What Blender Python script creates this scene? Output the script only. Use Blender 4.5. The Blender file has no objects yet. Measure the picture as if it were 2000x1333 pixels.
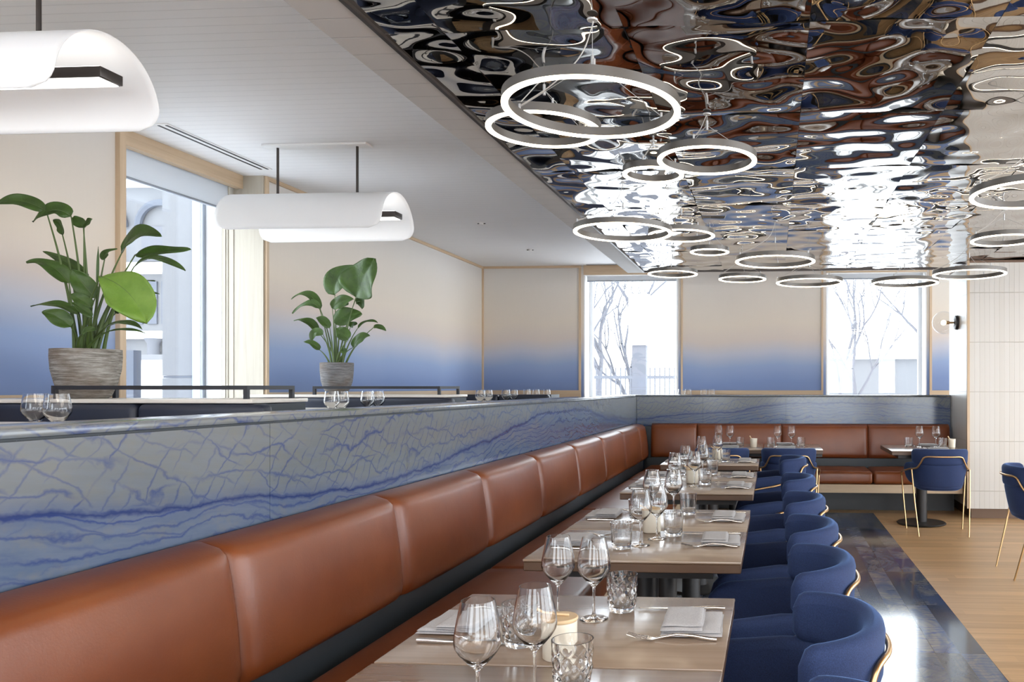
import bpy, bmesh, math, random
import numpy as np
from mathutils import Vector, Matrix, noise as mnoise

random.seed(7)
PI = math.pi
C = bpy.context.scene.collection
S = bpy.context.scene

# ---------------------------------------------------------------- camera
FPX, PX, PY, EZ = 1540.0, 1408.0, 757.0, 1.35
TH = math.atan(100 / 1540)
cam = bpy.data.cameras.new('camera')
cam.sensor_width = 36.0
cam.lens = 36.0 * FPX / 2000
cam.shift_x = -(PX - 1000) / 2000
cam.shift_y = (PY - 666.5) / 2000
cam.clip_start = 0.02
co = bpy.data.objects.new('camera', cam)
co.location = (0, 0, EZ)
co.rotation_euler = (PI / 2, 0, TH)
C.objects.link(co)
S.camera = co

# ---------------------------------------------------------------- sky, exposure
w = bpy.data.worlds.new('world'); S.world = w
w.use_nodes = True
bg = w.node_tree.nodes['Background']
bg.inputs[0].default_value = (0.86, 0.93, 1.0, 1)
bg.inputs[1].default_value = 9.0
S.view_settings.view_transform = 'Standard'
S.view_settings.look = 'None'
S.view_settings.gamma = 1.0
S.view_settings.exposure = 0.0
S.view_settings.use_curve_mapping = False
S.cycles.use_denoising = True
S.cycles.max_bounces = 10
S.cycles.diffuse_bounces = 4
S.cycles.glossy_bounces = 5
S.cycles.transmission_bounces = 10
S.cycles.transparent_max_bounces = 16
S.cycles.sample_clamp_indirect = 5.0
S.cycles.caustics_reflective = False
S.cycles.caustics_refractive = True
S.cycles.blur_glossy = 0.5

# unseen area lights added behind and beside the camera to fill the room
def area(name, loc, size, power, col=(1, .93, .84), rot=(0, 0, 0)):
    l = bpy.data.lights.new(name, 'AREA'); l.shape = 'RECTANGLE'
    l.size, l.size_y = size; l.energy = power; l.color = col
    o = bpy.data.objects.new(name, l); o.location = loc; o.rotation_euler = rot
    C.objects.link(o); return o
area('fill_light', (0.6, -0.7, 2.6), (2.4, 1.2), 55)
area('fill_light', (3.8, 2.2, 2.6), (1.6, 3.0), 60)
area('fill_light', (-2.9, 0.4, 2.9), (1.2, 1.6), 28)

# ---------------------------------------------------------------- projection helpers (pixel -> point)
_c, _s = math.cos(TH), math.sin(TH)
def ray(x, y):
    u = (x - PX) / FPX; v = (PY - y) / FPX
    return (u * _c - _s, u * _s + _c, v)
def atY(x, y, Yp):
    r = ray(x, y); t = Yp / r[1]
    return Vector((r[0] * t, Yp, EZ + r[2] * t))

# ---------------------------------------------------------------- mesh helpers
class MB:
    def __init__(s): s.v = []; s.f = []
    def add(s, vs, fs, M=None):
        b = len(s.v)
        s.v += [tuple(M @ Vector(p)) if M else tuple(p) for p in vs]
        s.f += [tuple(b + i for i in f) for f in fs]
        return s
    def box(s, a, b, M=None):
        x0, y0, z0 = a; x1, y1, z1 = b
        vs = [(x0,y0,z0),(x1,y0,z0),(x1,y1,z0),(x0,y1,z0),(x0,y0,z1),(x1,y0,z1),(x1,y1,z1),(x0,y1,z1)]
        return s.add(vs, [(3,2,1,0),(4,5,6,7),(0,1,5,4),(1,2,6,5),(2,3,7,6),(3,0,4,7)], M)
    def rbox(s, a, b, r=.005, seg=2, M=None):
        bm = bmesh.new()
        cx = [(a[i] + b[i]) / 2 for i in range(3)]; sz = [abs(b[i] - a[i]) for i in range(3)]
        bmesh.ops.create_cube(bm, size=1, matrix=Matrix.Translation(cx) @ Matrix.Diagonal((*sz, 1)))
        bmesh.ops.bevel(bm, geom=bm.edges[:], offset=min(r, min(sz) * .48), segments=seg, profile=.5, affect='EDGES')
        bm.verts.index_update()
        s.add([v.co[:] for v in bm.verts], [[v.index for v in f.verts] for f in bm.faces], M)
        bm.free(); return s
    def lathe(s, prof, n=32, M=None, closed=False, fn=None):
        vs = []; fs = []; m = len(prof)
        for j in range(n):
            a = 2 * PI * j / n
            for (r, z) in prof:
                rr = fn(r, z, a) if fn else r
                vs.append((rr * math.cos(a), rr * math.sin(a), z))
        for j in range(n):
            k = (j + 1) % n
            for i in range(m - 1):
                fs.append((j*m+i, k*m+i, k*m+i+1, j*m+i+1))
            if closed: fs.append((j*m+m-1, k*m+m-1, k*m, j*m))
        if not closed:
            if prof[0][0] > 1e-6: fs.append(tuple(j*m for j in range(n))[::-1])
            if prof[-1][0] > 1e-6: fs.append(tuple(j*m+m-1 for j in range(n)))
        return s.add(vs, fs, M)
    def tube(s, pts, r, n=8, cap=True, closed=False):
        pts = [Vector(p) for p in pts]; N = len(pts)
        rs = r if isinstance(r, (list, tuple)) else [r] * N
        vs = []; fs = []; prev = None
        for i, p in enumerate(pts):
            if closed: t = (pts[(i+1) % N] - pts[i-1]).normalized()
            else: t = (pts[min(i+1, N-1)] - pts[max(i-1, 0)]).normalized()
            if prev is None:
                up = Vector((0,0,1)) if abs(t.z) < .9 else Vector((1,0,0))
                u = t.cross(up).normalized()
            else:
                u = (prev - t * prev.dot(t))
                u = u.normalized() if u.length > 1e-6 else prev
            prev = u; w_ = t.cross(u)
            for k in range(n):
                a = 2 * PI * k / n
                vs.append(tuple(p + (u * math.cos(a) + w_ * math.sin(a)) * rs[i]))
        for i in range(N if closed else N - 1):
            j = (i + 1) % N
            for k in range(n):
                l = (k + 1) % n
                fs.append((i*n+k, i*n+l, j*n+l, j*n+k))
        if cap and not closed:
            fs.append(tuple(range(n))[::-1]); fs.append(tuple((N-1)*n + k for k in range(n)))
        return s.add(vs, fs)
    def grid(s, rows):
        m = len(rows[0]); vs = [p for r in rows for p in r]; fs = []
        for i in range(len(rows) - 1):
            for j in range(m - 1):
                fs.append((i*m+j, i*m+j+1, (i+1)*m+j+1, (i+1)*m+j))
        return s.add(vs, fs)
    def build(s, name, mat=None, parent=None, smooth=True, angle=35, loc=None):
        me = bpy.data.meshes.new(name)
        me.from_pydata(s.v, [], s.f); me.validate()
        bm = bmesh.new(); bm.from_mesh(me)
        bmesh.ops.recalc_face_normals(bm, faces=bm.faces)
        if smooth:
            for f in bm.faces: f.smooth = True
            ca = math.radians(angle)
            for e in bm.edges:
                if len(e.link_faces) == 2 and e.calc_face_angle(0) > ca: e.smooth = False
        bm.to_mesh(me); bm.free()
        if mat: me.materials.append(mat)
        o = bpy.data.objects.new(name, me); C.objects.link(o)
        if parent: o.parent = parent
        if loc: o.location = loc
        return o

def fillet(pts, r, seg=5):
    pts = [Vector(p) for p in pts]; out = [pts[0]]
    for i in range(1, len(pts) - 1):
        a, b, c = pts[i-1], pts[i], pts[i+1]
        d1 = (a - b); d2 = (c - b)
        l = min(r, d1.length * .49, d2.length * .49)
        p1 = b + d1.normalized() * l; p2 = b + d2.normalized() * l
        for k in range(seg + 1):
            t = k / seg
            out.append(p1 * (1-t)**2 + b * 2*t*(1-t) + p2 * t*t)
    out.append(pts[-1]); return out

def tag(o, label=None, cat=None, group=None, kind=None):
    if label: o['label'] = label
    if cat: o['category'] = cat
    if group: o['group'] = group
    if kind: o['kind'] = kind
    return o
def thing(name, label, cat, loc=(0,0,0), rz=0, group=None, kind=None):
    o = bpy.data.objects.new(name, None); o.empty_display_size = .1
    C.objects.link(o); o.location = loc; o.rotation_euler = (0, 0, rz)
    return tag(o, label, cat, group, kind)
def struct(name, mb, m, parent=None, smooth=False, label=None):
    o = mb.build(name, m, parent, smooth)
    if parent is None:
        o['kind'] = 'structure'
    if label: o['label'] = label
    return o
KIDS = {}
def dup(root, loc, rz=0, label=None, group=None):
    def cp(o, par):
        c = o.copy(); C.objects.link(c)
        if par: c.parent = par
        for ch in KIDS[o.name]: 
            cp(ch, c)
        return c
    def reg(o):
        KIDS[o.name] = [c for c in o.children]
        for c in KIDS[o.name]: reg(c)
    if root.name not in KIDS: reg(root)
    r = cp(root, None)
    r.location = loc; r.rotation_euler = (0, 0, rz)
    if label: r['label'] = label
    if group: r['group'] = group
    return r
class Proto:
    """first use moves the prototype itself, later uses copy it"""
    def __init__(s, root): s.root = root; s.used = False
    def put(s, loc, rz, label, group=None):
        if not s.used:
            s.used = True; o = s.root
            o.location = loc; o.rotation_euler = (0, 0, rz)
            o['label'] = label
            if group: o['group'] = group
            return o
        return dup(s.root, loc, rz, label, group)

# ---------------------------------------------------------------- materials
def mat(name, col=(.8,.8,.8), rough=.5, metal=0, **kw):
    m = bpy.data.materials.new(name); m.use_nodes = True
    b = m.node_tree.nodes['Principled BSDF']
    b.inputs['Base Color'].default_value = (*col, 1)
    b.inputs['Roughness'].default_value = rough
    b.inputs['Metallic'].default_value = metal
    for k, v in kw.items(): b.inputs[k.replace('_', ' ')].default_value = v
    return m
class NT:
    def __init__(s, m): s.t = m.node_tree; s.b = s.t.nodes['Principled BSDF']
    def n(s, typ, **kw):
        nd = s.t.nodes.new(typ)
        for k, v in kw.items():
            if hasattr(nd, k) and not k[0].isupper(): setattr(nd, k, v)
        return nd
    def l(s, a, b): s.t.links.new(a, b)
    def val(s, x, sock):
        if isinstance(x, (int, float)): sock.default_value = x
        else: s.l(x, sock)
    def m(s, op, a, b=None, c=None, clamp=False):
        nd = s.t.nodes.new('ShaderNodeMath'); nd.operation = op; nd.use_clamp = clamp
        for i, x in enumerate((a, b, c)):
            if x is not None: s.val(x, nd.inputs[i])
        return nd.outputs[0]
    def pos(s, geo=True):
        g = s.t.nodes.new('ShaderNodeNewGeometry') if geo else None
        o = g.outputs['Position'] if geo else s.t.nodes.new('ShaderNodeTexCoord').outputs['Object']
        x = s.t.nodes.new('ShaderNodeSeparateXYZ'); s.l(o, x.inputs[0])
        return x.outputs[0], x.outputs[1], x.outputs[2], o
    def comb(s, x, y, z):
        nd = s.t.nodes.new('ShaderNodeCombineXYZ')
        for i, a in enumerate((x, y, z)): s.val(a, nd.inputs[i])
        return nd.outputs[0]
    def noise(s, vec, scale=5, detail=3, rough=.5, dist=0):
        nd = s.t.nodes.new('ShaderNodeTexNoise')
        if vec is not None: s.l(vec, nd.inputs['Vector'])
        nd.inputs['Scale'].default_value = scale; nd.inputs['Detail'].default_value = detail
        nd.inputs['Roughness'].default_value = rough; nd.inputs['Distortion'].default_value = dist
        return nd.outputs[0]
    def ramp(s, fac, stops, interp='LINEAR'):
        nd = s.t.nodes.new('ShaderNodeValToRGB'); nd.color_ramp.interpolation = interp
        e = nd.color_ramp.elements
        while len(e) < len(stops): e.new(.5)
        for k, (p, c) in enumerate(stops):
            e[k].position = p; e[k].color = (*c, 1) if len(c) == 3 else c
        s.l(fac, nd.inputs[0]); return nd.outputs[0]
    def mix(s, f, a, b, typ='MIX'):
        nd = s.t.nodes.new('ShaderNodeMix'); nd.data_type = 'RGBA'; nd.blend_type = typ
        s.val(f, nd.inputs[0])
        for x, i in ((a, 6), (b, 7)):
            if isinstance(x, tuple): nd.inputs[i].default_value = (*x, 1)
            else: s.l(x, nd.inputs[i])
        return nd.outputs[2]
    def bump(s, h, strength=.2, dist=.01):
        nd = s.t.nodes.new('ShaderNodeBump'); nd.inputs['Strength'].default_value = strength
        nd.inputs['Distance'].default_value = dist
        s.l(h, nd.inputs['Height']); s.l(nd.outputs[0], s.b.inputs['Normal'])
    def col(s, c): s.l(c, s.b.inputs['Base Color'])

def wood(name, c1, c2, axis='Y', rough=.4, plank=0, scale=1.0, coat=0, pl_len=1.6, geo=True):
    m = mat(name, c1, rough); t = NT(m)
    x, y, z, p = t.pos(geo)
    ax = {'X': (x, y, z), 'Y': (y, x, z), 'Z': (z, x, y)}[axis]
    along, cr, cr2 = ax
    v = t.comb(t.m('MULTIPLY', along, 1.2 * scale), t.m('MULTIPLY', cr, 22 * scale), t.m('MULTIPLY', cr2, 22 * scale))
    g = t.noise(v, 1.0, 5, .6, .6)
    c = t.ramp(g, [(.3, c1), (.7, c2)])
    if plank:
        idx = t.m('FLOOR', t.m('DIVIDE', cr, plank))
        rnd = t.m('FRACT', t.m('MULTIPLY', t.m('SINE', t.m('MULTIPLY', idx, 12.9898)), 43758.5))
        al2 = t.m('ADD', along, t.m('MULTIPLY', rnd, pl_len))
        idl = t.m('FLOOR', t.m('DIVIDE', al2, pl_len))
        rnd2 = t.m('FRACT', t.m('MULTIPLY', t.m('SINE', t.m('ADD', t.m('MULTIPLY', idx, 7.13), t.m('MULTIPLY', idl, 3.77))), 4375.8))
        c = t.mix(t.m('MULTIPLY', rnd2, .42), c, (c1[0]*.5, c1[1]*.47, c1[2]*.42))
        fr = t.m('FRACT', t.m('DIVIDE', cr, plank))
        ln = t.m('LESS_THAN', t.m('MINIMUM', fr, t.m('SUBTRACT', 1, fr)), .012)
        c = t.mix(t.m('MULTIPLY', ln, .5), c, (c1[0]*.2, c1[1]*.18, c1[2]*.15))
    t.col(c); t.bump(g, .06, .003)
    if coat: m.node_tree.nodes['Principled BSDF'].inputs['Coat Weight'].default_value = coat; m.node_tree.nodes['Principled BSDF'].inputs['Coat Roughness'].default_value = .12
    return m

M = {}
M['oak'] = wood('oak_wood', (.50, .36, .23), (.62, .47, .32), 'Z', .5)
M['oak_h'] = wood('oak_wood_horizontal', (.50, .36, .23), (.62, .47, .32), 'Y', .5)
M['oak_x'] = wood('oak_wood_crosswise', (.50, .36, .23), (.62, .47, .32), 'X', .5)
M['pale_oak'] = wood('pale_oak_wood', (.34, .30, .24), (.42, .38, .31), 'Z', .5)
M['ledge'] = wood('pale_oak_ledge', (.74, .68, .60), (.82, .77, .70), 'X', .3)
M['floor_wood'] = wood('oak_floor_boards', (.50, .30, .14), (.66, .42, .22), 'X', .38, plank=.09, pl_len=1.3)
M['table'] = wood('satin_oak_tabletop', (.29, .205, .145), (.36, .265, .195), 'X', .24, geo=True, coat=.35)
M['table_edge'] = wood('brown_table_frame', (.075, .04, .022), (.12, .065, .036), 'X', .4)
M['base_brown'] = mat('brown_baseboard', (.12, .065, .035), .5)
M['white_paint'] = mat('white_paint', (.80, .80, .80), .6)
M['white_metal'] = mat('matte_white_metal', (.86, .86, .86), .5)
M['black_metal'] = mat('black_metal', (.02, .02, .024), .45)
M['bronze'] = mat('dark_bronze_metal', (.06, .05, .045), .4, .6)
M['brass'] = mat('brushed_brass', (.58, .38, .19), .3, 1)
M['steel'] = mat('polished_cutlery_steel', (.78, .76, .74), .18, 1)
M['ring_grey'] = mat('grey_ring_housing', (.13, .12, .11), .4, .5)
M['wire'] = mat('grey_wire', (.45, .45, .45), .4, .5)
M['cord'] = mat('clear_grey_cord', (.55, .53, .5), .4)
M['navy_vinyl'] = mat('navy_upholstery', (.012, .017, .035), .45)
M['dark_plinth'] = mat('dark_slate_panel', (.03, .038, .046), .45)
M['kick'] = mat('black_kick_panel', (.010, .011, .013), .5)
M['pedestal'] = mat('matte_dark_pedestal', (.022, .02, .02), .4, .3)
M['ceramic'] = mat('cream_ceramic', (.78, .72, .60), .35)
M['lidwood'] = mat('pale_wood_lid', (.66, .47, .27), .45)
M['soil'] = mat('dark_soil', (.03, .02, .012), .9)

# brightly lit diffusers
def emis(name, col, st):
    m = bpy.data.materials.new(name); m.use_nodes = True
    n = m.node_tree.nodes; n.clear()
    e = n.new('ShaderNodeEmission'); o = n.new('ShaderNodeOutputMaterial')
    e.inputs[0].default_value = (*col, 1); e.inputs[1].default_value = st
    m.node_tree.links.new(e.outputs[0], o.inputs[0]); return m
M['ring_light'] = emis('warm_white_led', (1, .86, .66), 9)
M['bar_light'] = emis('neutral_white_led', (1, .97, .94), 4)
M['filament'] = emis('warm_filament', (1, .72, .4), 18)

# leather
m = mat('cognac_leather', (.27, .075, .022), .36); t = NT(m); x, y, z, p = t.pos(False)
g = t.noise(p, 1.6, 4, .6)
t.col(t.ramp(g, [(.3, (.140, .031, .008)), (.7, (.230, .062, .015))]))
h = t.noise(p, 160, 2, .6); h2 = t.noise(p, 9, 3, .5)
t.bump(t.m('ADD', t.m('MULTIPLY', h, .25), h2), .18, .006)
t.b.inputs['Coat Weight'].default_value = .05; t.b.inputs['Coat Roughness'].default_value = .3
M['leather'] = m
# blue wool
m = mat('blue_wool_fabric', (.045, .075, .22), .85); t = NT(m); x, y, z, p = t.pos(False)
g = t.noise(p, 420, 2, .7)
t.col(t.ramp(g, [(.35, (.008, .019, .065)), (.65, (.017, .038, .125))]))
t.bump(g, .3, .002)
t.b.inputs['Sheen Weight'].default_value = .45; t.b.inputs['Sheen Roughness'].default_value = .3
t.b.inputs['Sheen Tint'].default_value = (.22, .45, 1, 1)
M['fabric'] = m
# linen
m = mat('grey_linen', (.40, .38, .38), .9); t = NT(m); x, y, z, p = t.pos(False)
g = t.noise(p, 300, 2, .7); t.col(t.ramp(g, [(.3, (.47, .46, .48)), (.7, (.61, .60, .61))])); t.bump(g, .3, .001)
M['linen'] = m

# blue-veined quartzite
def marble(name, floor=False):
    m = mat(name, (.3, .33, .38), .14); t = NT(m)
    x, y, z, p = t.pos(True)
    if floor:
        TW, TL = .127, .885
        ix = t.m('FLOOR', t.m('DIVIDE', t.m('SUBTRACT', 1.08, x), TW)); iy = t.m('FLOOR', t.m('DIVIDE', t.m('SUBTRACT', y, 4.05), TL))
        rnd = t.m('FRACT', t.m('MULTIPLY', t.m('SINE', t.m('ADD', t.m('MULTIPLY', ix, 12.99), t.m('MULTIPLY', iy, 78.23))), 437.585))
        u = t.m('ADD', x, t.m('MULTIPLY', rnd, 13.0)); vv = t.m('ADD', y, t.m('MULTIPLY', rnd, 7.0))
    else:
        u = t.m('ADD', x, y); vv = t.m('ADD', z, t.m('MULTIPLY', t.m('SINE', t.m('MULTIPLY', t.m('ADD', x, y), 1.1)), .10))
    def nz(au, av, seed, det=2, ro=.5, c=True):
        n_ = t.noise(t.comb(t.m('MULTIPLY', u, au), t.m('MULTIPLY', vv, av), seed), 1.0, det, ro)
        return t.m('SUBTRACT', n_, .5) if c else n_
    w1 = nz(1.3, 2.6, 0.0); kink = nz(17, 21, 3.0, 3, .6); mid = nz(4.5, 7, 8.0)
    zm = t.m('ADD', 1.075, t.m('MULTIPLY', t.noise(t.comb(t.m('MULTIPLY', u, .9), 0.0, 2.0), 1.0, 1, .5), .12))
    zm = t.m('SUBTRACT', zm, .06)
    rel = t.m('ADD', t.m('SUBTRACT', vv, zm), t.m('ADD', t.m('MULTIPLY', kink, .030), t.m('MULTIPLY', mid, .05)))
    if floor: rel = t.m('SUBTRACT', nz(.8, .8, 30.0), .03)
    zone = t.m('MULTIPLY', rel, 60.0, clamp=True); izone = t.m('SUBTRACT', 1.0, zone, clamp=True)
    def lines(coord, dens, wd, seed, keep=.5, warp=None, brk=(6, 9)):
        q = t.m('MULTIPLY', coord, dens)
        if warp is not None: q = t.m('ADD', q, warp)
        idl = t.m('FLOOR', q); fr = t.m('FRACT', q)
        d = t.m('ABSOLUTE', t.m('SUBTRACT', fr, .5))
        ln = t.m('SUBTRACT', 1.0, t.m('DIVIDE', d, wd*dens), clamp=True)
        n_ = t.noise(t.comb(t.m('ADD', t.m('MULTIPLY', u, brk[0]), t.m('MULTIPLY', idl, 3.7)), t.m('MULTIPLY', vv, brk[1]), seed), 1.0, 2, .5)
        on = t.m('MULTIPLY', t.m('SUBTRACT', n_, keep), 8.0, clamp=True)
        rn = t.m('FRACT', t.m('MULTIPLY', t.m('SINE', t.m('ADD', t.m('MULTIPLY', idl, 12.99), seed)), 437.58))
        return t.m('MULTIPLY', t.m('MULTIPLY', ln, on), t.m('ADD', .55, t.m('MULTIPLY', rn, .45)))
    wk = t.m('MULTIPLY', kink, .55); wm = t.m('MULTIPLY', mid, 1.6)
    W_ = t.m('ADD', wk, wm)
    hcoord = t.m('SUBTRACT', vv, t.m('ADD', t.m('MULTIPLY', u, .05), t.m('MULTIPLY', w1, -.25)))
    d1 = lines(t.m('SUBTRACT', vv, t.m('MULTIPLY', u, 1.15)), 15.0, .0060, 1.0, .38, t.m('ADD', W_, t.m('MULTIPLY', w1, 2.5)))
    d2 = lines(t.m('ADD', vv, t.m('MULTIPLY', u, .42)), 14.0, .0058, 2.0, .40, t.m('ADD', W_, t.m('MULTIPLY', w1, 1.5)))
    d3 = lines(hcoord, 13.0, .0080, 3.0, .41, W_, (3, 9))
    up_ = t.m('MAXIMUM', t.m('MULTIPLY', d1, .75), t.m('MAXIMUM', t.m('MULTIPLY', d2, .65), t.m('MULTIPLY', d3, .9)))
    b1 = lines(hcoord, 25.0, .0065, 4.0, .31, t.m('ADD', t.m('MULTIPLY', kink, .9), t.m('MULTIPLY', mid, 2.0)), (1.6, 9))
    b2 = lines(t.m('ADD', hcoord, t.m('MULTIPLY', u, .16)), 27.0, .0055, 5.0, .42, W_, (2.2, 9))
    b3 = lines(t.m('SUBTRACT', vv, t.m('MULTIPLY', u, .55)), 9.0, .0055, 6.0, .50, W_)
    lo_ = t.m('MAXIMUM', b1, t.m('MAXIMUM', t.m('MULTIPLY', b2, .6), t.m('MULTIPLY', b3, .5)))
    master = t.m('SUBTRACT', 1.0, t.m('DIVIDE', t.m('ABSOLUTE', rel), .012), clamp=True)
    veins = t.m('MAXIMUM', t.m('MULTIPLY', up_, zone), t.m('MULTIPLY', lo_, izone))
    halo = t.m('SUBTRACT', 1.0, t.m('DIVIDE', t.m('ABSOLUTE', rel), .05), clamp=True)
    grain = nz(6, 40, 2.0, 5, .7, False); mott = nz(9, 13, 12.0, 4, .65, False)
    base = t.ramp(t.m('ADD', .5, t.m('MULTIPLY', rel, 1.6)), [(.1, (.075, .118, .205)), (.48, (.105, .135, .19)), (.56, (.135, .152, .165)), (.9, (.15, .16, .162))])
    base = t.mix(t.m('MULTIPLY', t.m('SUBTRACT', grain, .42), 1.2, clamp=True), base, (.16, .185, .245))
    base = t.mix(t.m('MULTIPLY', t.m('SUBTRACT', mott, .50), 2.0, clamp=True), base, (.175, .165, .125))
    base = t.mix(t.m('MULTIPLY', halo, .35), base, (.05, .08, .19))
    if floor:
        base = t.mix(.75, base, t.ramp(t.noise(t.comb(t.m('MULTIPLY', u, 3), t.m('MULTIPLY', vv, 1.6), 0.0), 1.3, 4, .65, 1.2),
                     [(.32, (.03, .05, .12)), (.46, (.08, .10, .15)), (.58, (.19, .18, .165)), (.75, (.27, .24, .19))]))
    col = t.mix(t.m('MULTIPLY', veins, .92), base, (.012, .034, .16))
    col = t.mix(t.m('MULTIPLY', master, .9), col, (.010, .026, .12))
    if floor:
        fx = t.m('FRACT', t.m('DIVIDE', t.m('SUBTRACT', 1.08, x), TW)); fy = t.m('FRACT', t.m('DIVIDE', t.m('SUBTRACT', y, 4.05), TL))
        lx = t.m('LESS_THAN', fx, .028); ly = t.m('LESS_THAN', fy, .0045)
        col = t.mix(t.m('MAXIMUM', lx, ly), col, (.012, .014, .02))
        rt_ = t.m('ADD', .55, t.m('MULTIPLY', rnd, .9))
        cc_ = t.comb(rt_, rt_, rt_)
        col = t.mix(1.0, col, cc_, 'MULTIPLY')
        t.b.inputs['Roughness'].default_value = .10
    t.col(col)
    return m
M['marble'] = marble('blue_veined_quartzite')
M['floor_marble'] = marble('blue_quartzite_floor_tile', True)

# painted sunset mural: pale sand fading through peach to blue
m = mat('ombre_mural', (.6, .55, .5), .75); t = NT(m); x, y, z, p = t.pos(True)
wv = t.noise(t.comb(t.m('MULTIPLY', x, .7), t.m('MULTIPLY', y, .7), 0.0), 1.0, 2, .5)
zz = t.m('ADD', z, t.m('MULTIPLY', t.m('SUBTRACT', wv, .5), .35))
f = t.m('DIVIDE', t.m('SUBTRACT', zz, 1.2), 1.8, clamp=True)
c = t.ramp(f, [(0, (.17, .235, .43)), (.12, (.19, .265, .48)), (.24, (.27, .35, .54)), (.34, (.48, .49, .56)), (.43, (.63, .54, .48)),
               (.55, (.69, .60, .50)), (.78, (.68, .62, .55)), (1, (.67, .65, .63))])
g = t.noise(t.comb(t.m('MULTIPLY', x, 60), t.m('MULTIPLY', y, 60), t.m('MULTIPLY', z, 3)), 1.0, 3, .6)
c = t.mix(t.m('MULTIPLY', g, .05), c, (.3, .3, .32))
t.col(c); M['mural'] = m

# boarded ceiling, boards run across the room
def boards(name, col, pitch):
    m = mat(name, col, .55); t = NT(m); x, y, z, p = t.pos(True)
    fr = t.m('FRACT', t.m('DIVIDE', y, pitch))
    d = t.m('MINIMUM', fr, t.m('SUBTRACT', 1, fr))
    gr = t.m('SUBTRACT', 1.0, t.m('DIVIDE', d, .035), clamp=True)
    t.col(t.mix(t.m('MULTIPLY', gr, .35), (col[0], col[1], col[2]), (.25, .25, .26)))
    t.bump(t.m('SUBTRACT', 1.0, gr), .5, .004)
    return m
M['boards'] = boards('white_ceiling_boards', (.84, .84, .85), .075)
M['beam_boards'] = boards('greige_beam_boards', (.54, .52, .50), .15)

# hammered mirror steel
M['mirror'] = mat('hammered_mirror_steel', (.50, .48, .46), .015, 1)

# fluted wall tile
m = mat('ivory_fluted_tile', (.70, .67, .62), .32); t = NT(m); x, y, z, p = t.pos(True)
u = t.m('ADD', x, y)
fr = t.m('FRACT', t.m('DIVIDE', u, .05)); d = t.m('MINIMUM', fr, t.m('SUBTRACT', 1, fr))
lv = t.m('SUBTRACT', 1.0, t.m('DIVIDE', d, .05), clamp=True)
fz = t.m('FRACT', t.m('DIVIDE', t.m('SUBTRACT', z, .281), .511)); dz = t.m('MINIMUM', fz, t.m('SUBTRACT', 1, fz))
lh = t.m('SUBTRACT', 1.0, t.m('DIVIDE', dz, .007), clamp=True)
idx = t.m('FLOOR', t.m('DIVIDE', u, .05))
rn = t.m('FRACT', t.m('MULTIPLY', t.m('SINE', t.m('MULTIPLY', idx, 12.98)), 43758.5))
c = t.mix(t.m('MULTIPLY', rn, .5), (.60, .58, .545), (.55, .52, .47))
c = t.mix(t.m('MULTIPLY', t.m('MAXIMUM', t.m('MULTIPLY', lv, .6), lh), .75), c, (.30, .26, .21))
t.col(c); t.bump(t.m('SUBTRACT', 1.0, t.m('MAXIMUM', lv, lh)), .5, .004); M['tile'] = m

# glass
def glass(name, col=(1,1,1), ior=1.45, rough=0):
    m = bpy.data.materials.new(name); m.use_nodes = True; n = m.node_tree.nodes; n.clear()
    g = n.new('ShaderNodeBsdfGlass'); g.inputs['Color'].default_value = (*col, 1); g.inputs['IOR'].default_value = ior
    g.inputs['Roughness'].default_value = rough
    o = n.new('ShaderNodeOutputMaterial'); m.node_tree.links.new(g.outputs[0], o.inputs[0]); return m
M['crystal'] = glass('clear_crystal', (.98, .98, .98), 1.46)
def thin(name, tint=(.97, .98, .98), refl=1.0):
    m = bpy.data.materials.new(name); m.use_nodes = True; n = m.node_tree.nodes; n.clear()
    tr = n.new('ShaderNodeBsdfTransparent'); tr.inputs[0].default_value = (*tint, 1)
    gl = n.new('ShaderNodeBsdfGlossy'); gl.inputs['Roughness'].default_value = .01
    lw = n.new('ShaderNodeLayerWeight'); lw.inputs[0].default_value = .5
    pw = n.new('ShaderNodeMath'); pw.operation = 'POWER'; pw.inputs[1].default_value = 5
    fr = n.new('ShaderNodeMath'); fr.operation = 'MULTIPLY_ADD'; fr.inputs[1].default_value = .9; fr.inputs[2].default_value = .04
    m.node_tree.links.new(lw.outputs['Facing'], pw.inputs[0]); m.node_tree.links.new(pw.outputs[0], fr.inputs[0])
    mx = n.new('ShaderNodeMixShader'); o = n.new('ShaderNodeOutputMaterial')
    L = m.node_tree.links
    L.new(fr.outputs[0], mx.inputs[0]); L.new(tr.outputs[0], mx.inputs[1]); L.new(gl.outputs[0], mx.inputs[2]); L.new(mx.outputs[0], o.inputs[0])
    return m
M['pane'] = thin('window_glass')
M['globe'] = thin('clear_globe_glass', (.95, .95, .95))

# leaf, stalk
def leafmat(name, a, b):
    m = mat(name, a, .42); t = NT(m); x, y, z, p = t.pos(False)
    g = t.noise(p, 14, 4, .6); t.col(t.ramp(g, [(.3, a), (.7, b)]))
    h = t.noise(t.comb(t.m('MULTIPLY', x, 90), t.m('MULTIPLY', y, 90), t.m('MULTIPLY', z, 90)), 1.0, 1); t.bump(h, .35, .003)
    t.b.inputs['Specular IOR Level'].default_value = .4
    return m
M['leaf'] = leafmat('dark_green_leaf', (.026, .055, .008), (.055, .11, .016))
M['leaf_young'] = leafmat('fresh_green_leaf', (.12, .23, .025), (.18, .30, .045))
M['stalk'] = mat('green_brown_stalk', (.07, .11, .025), .5)
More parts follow.
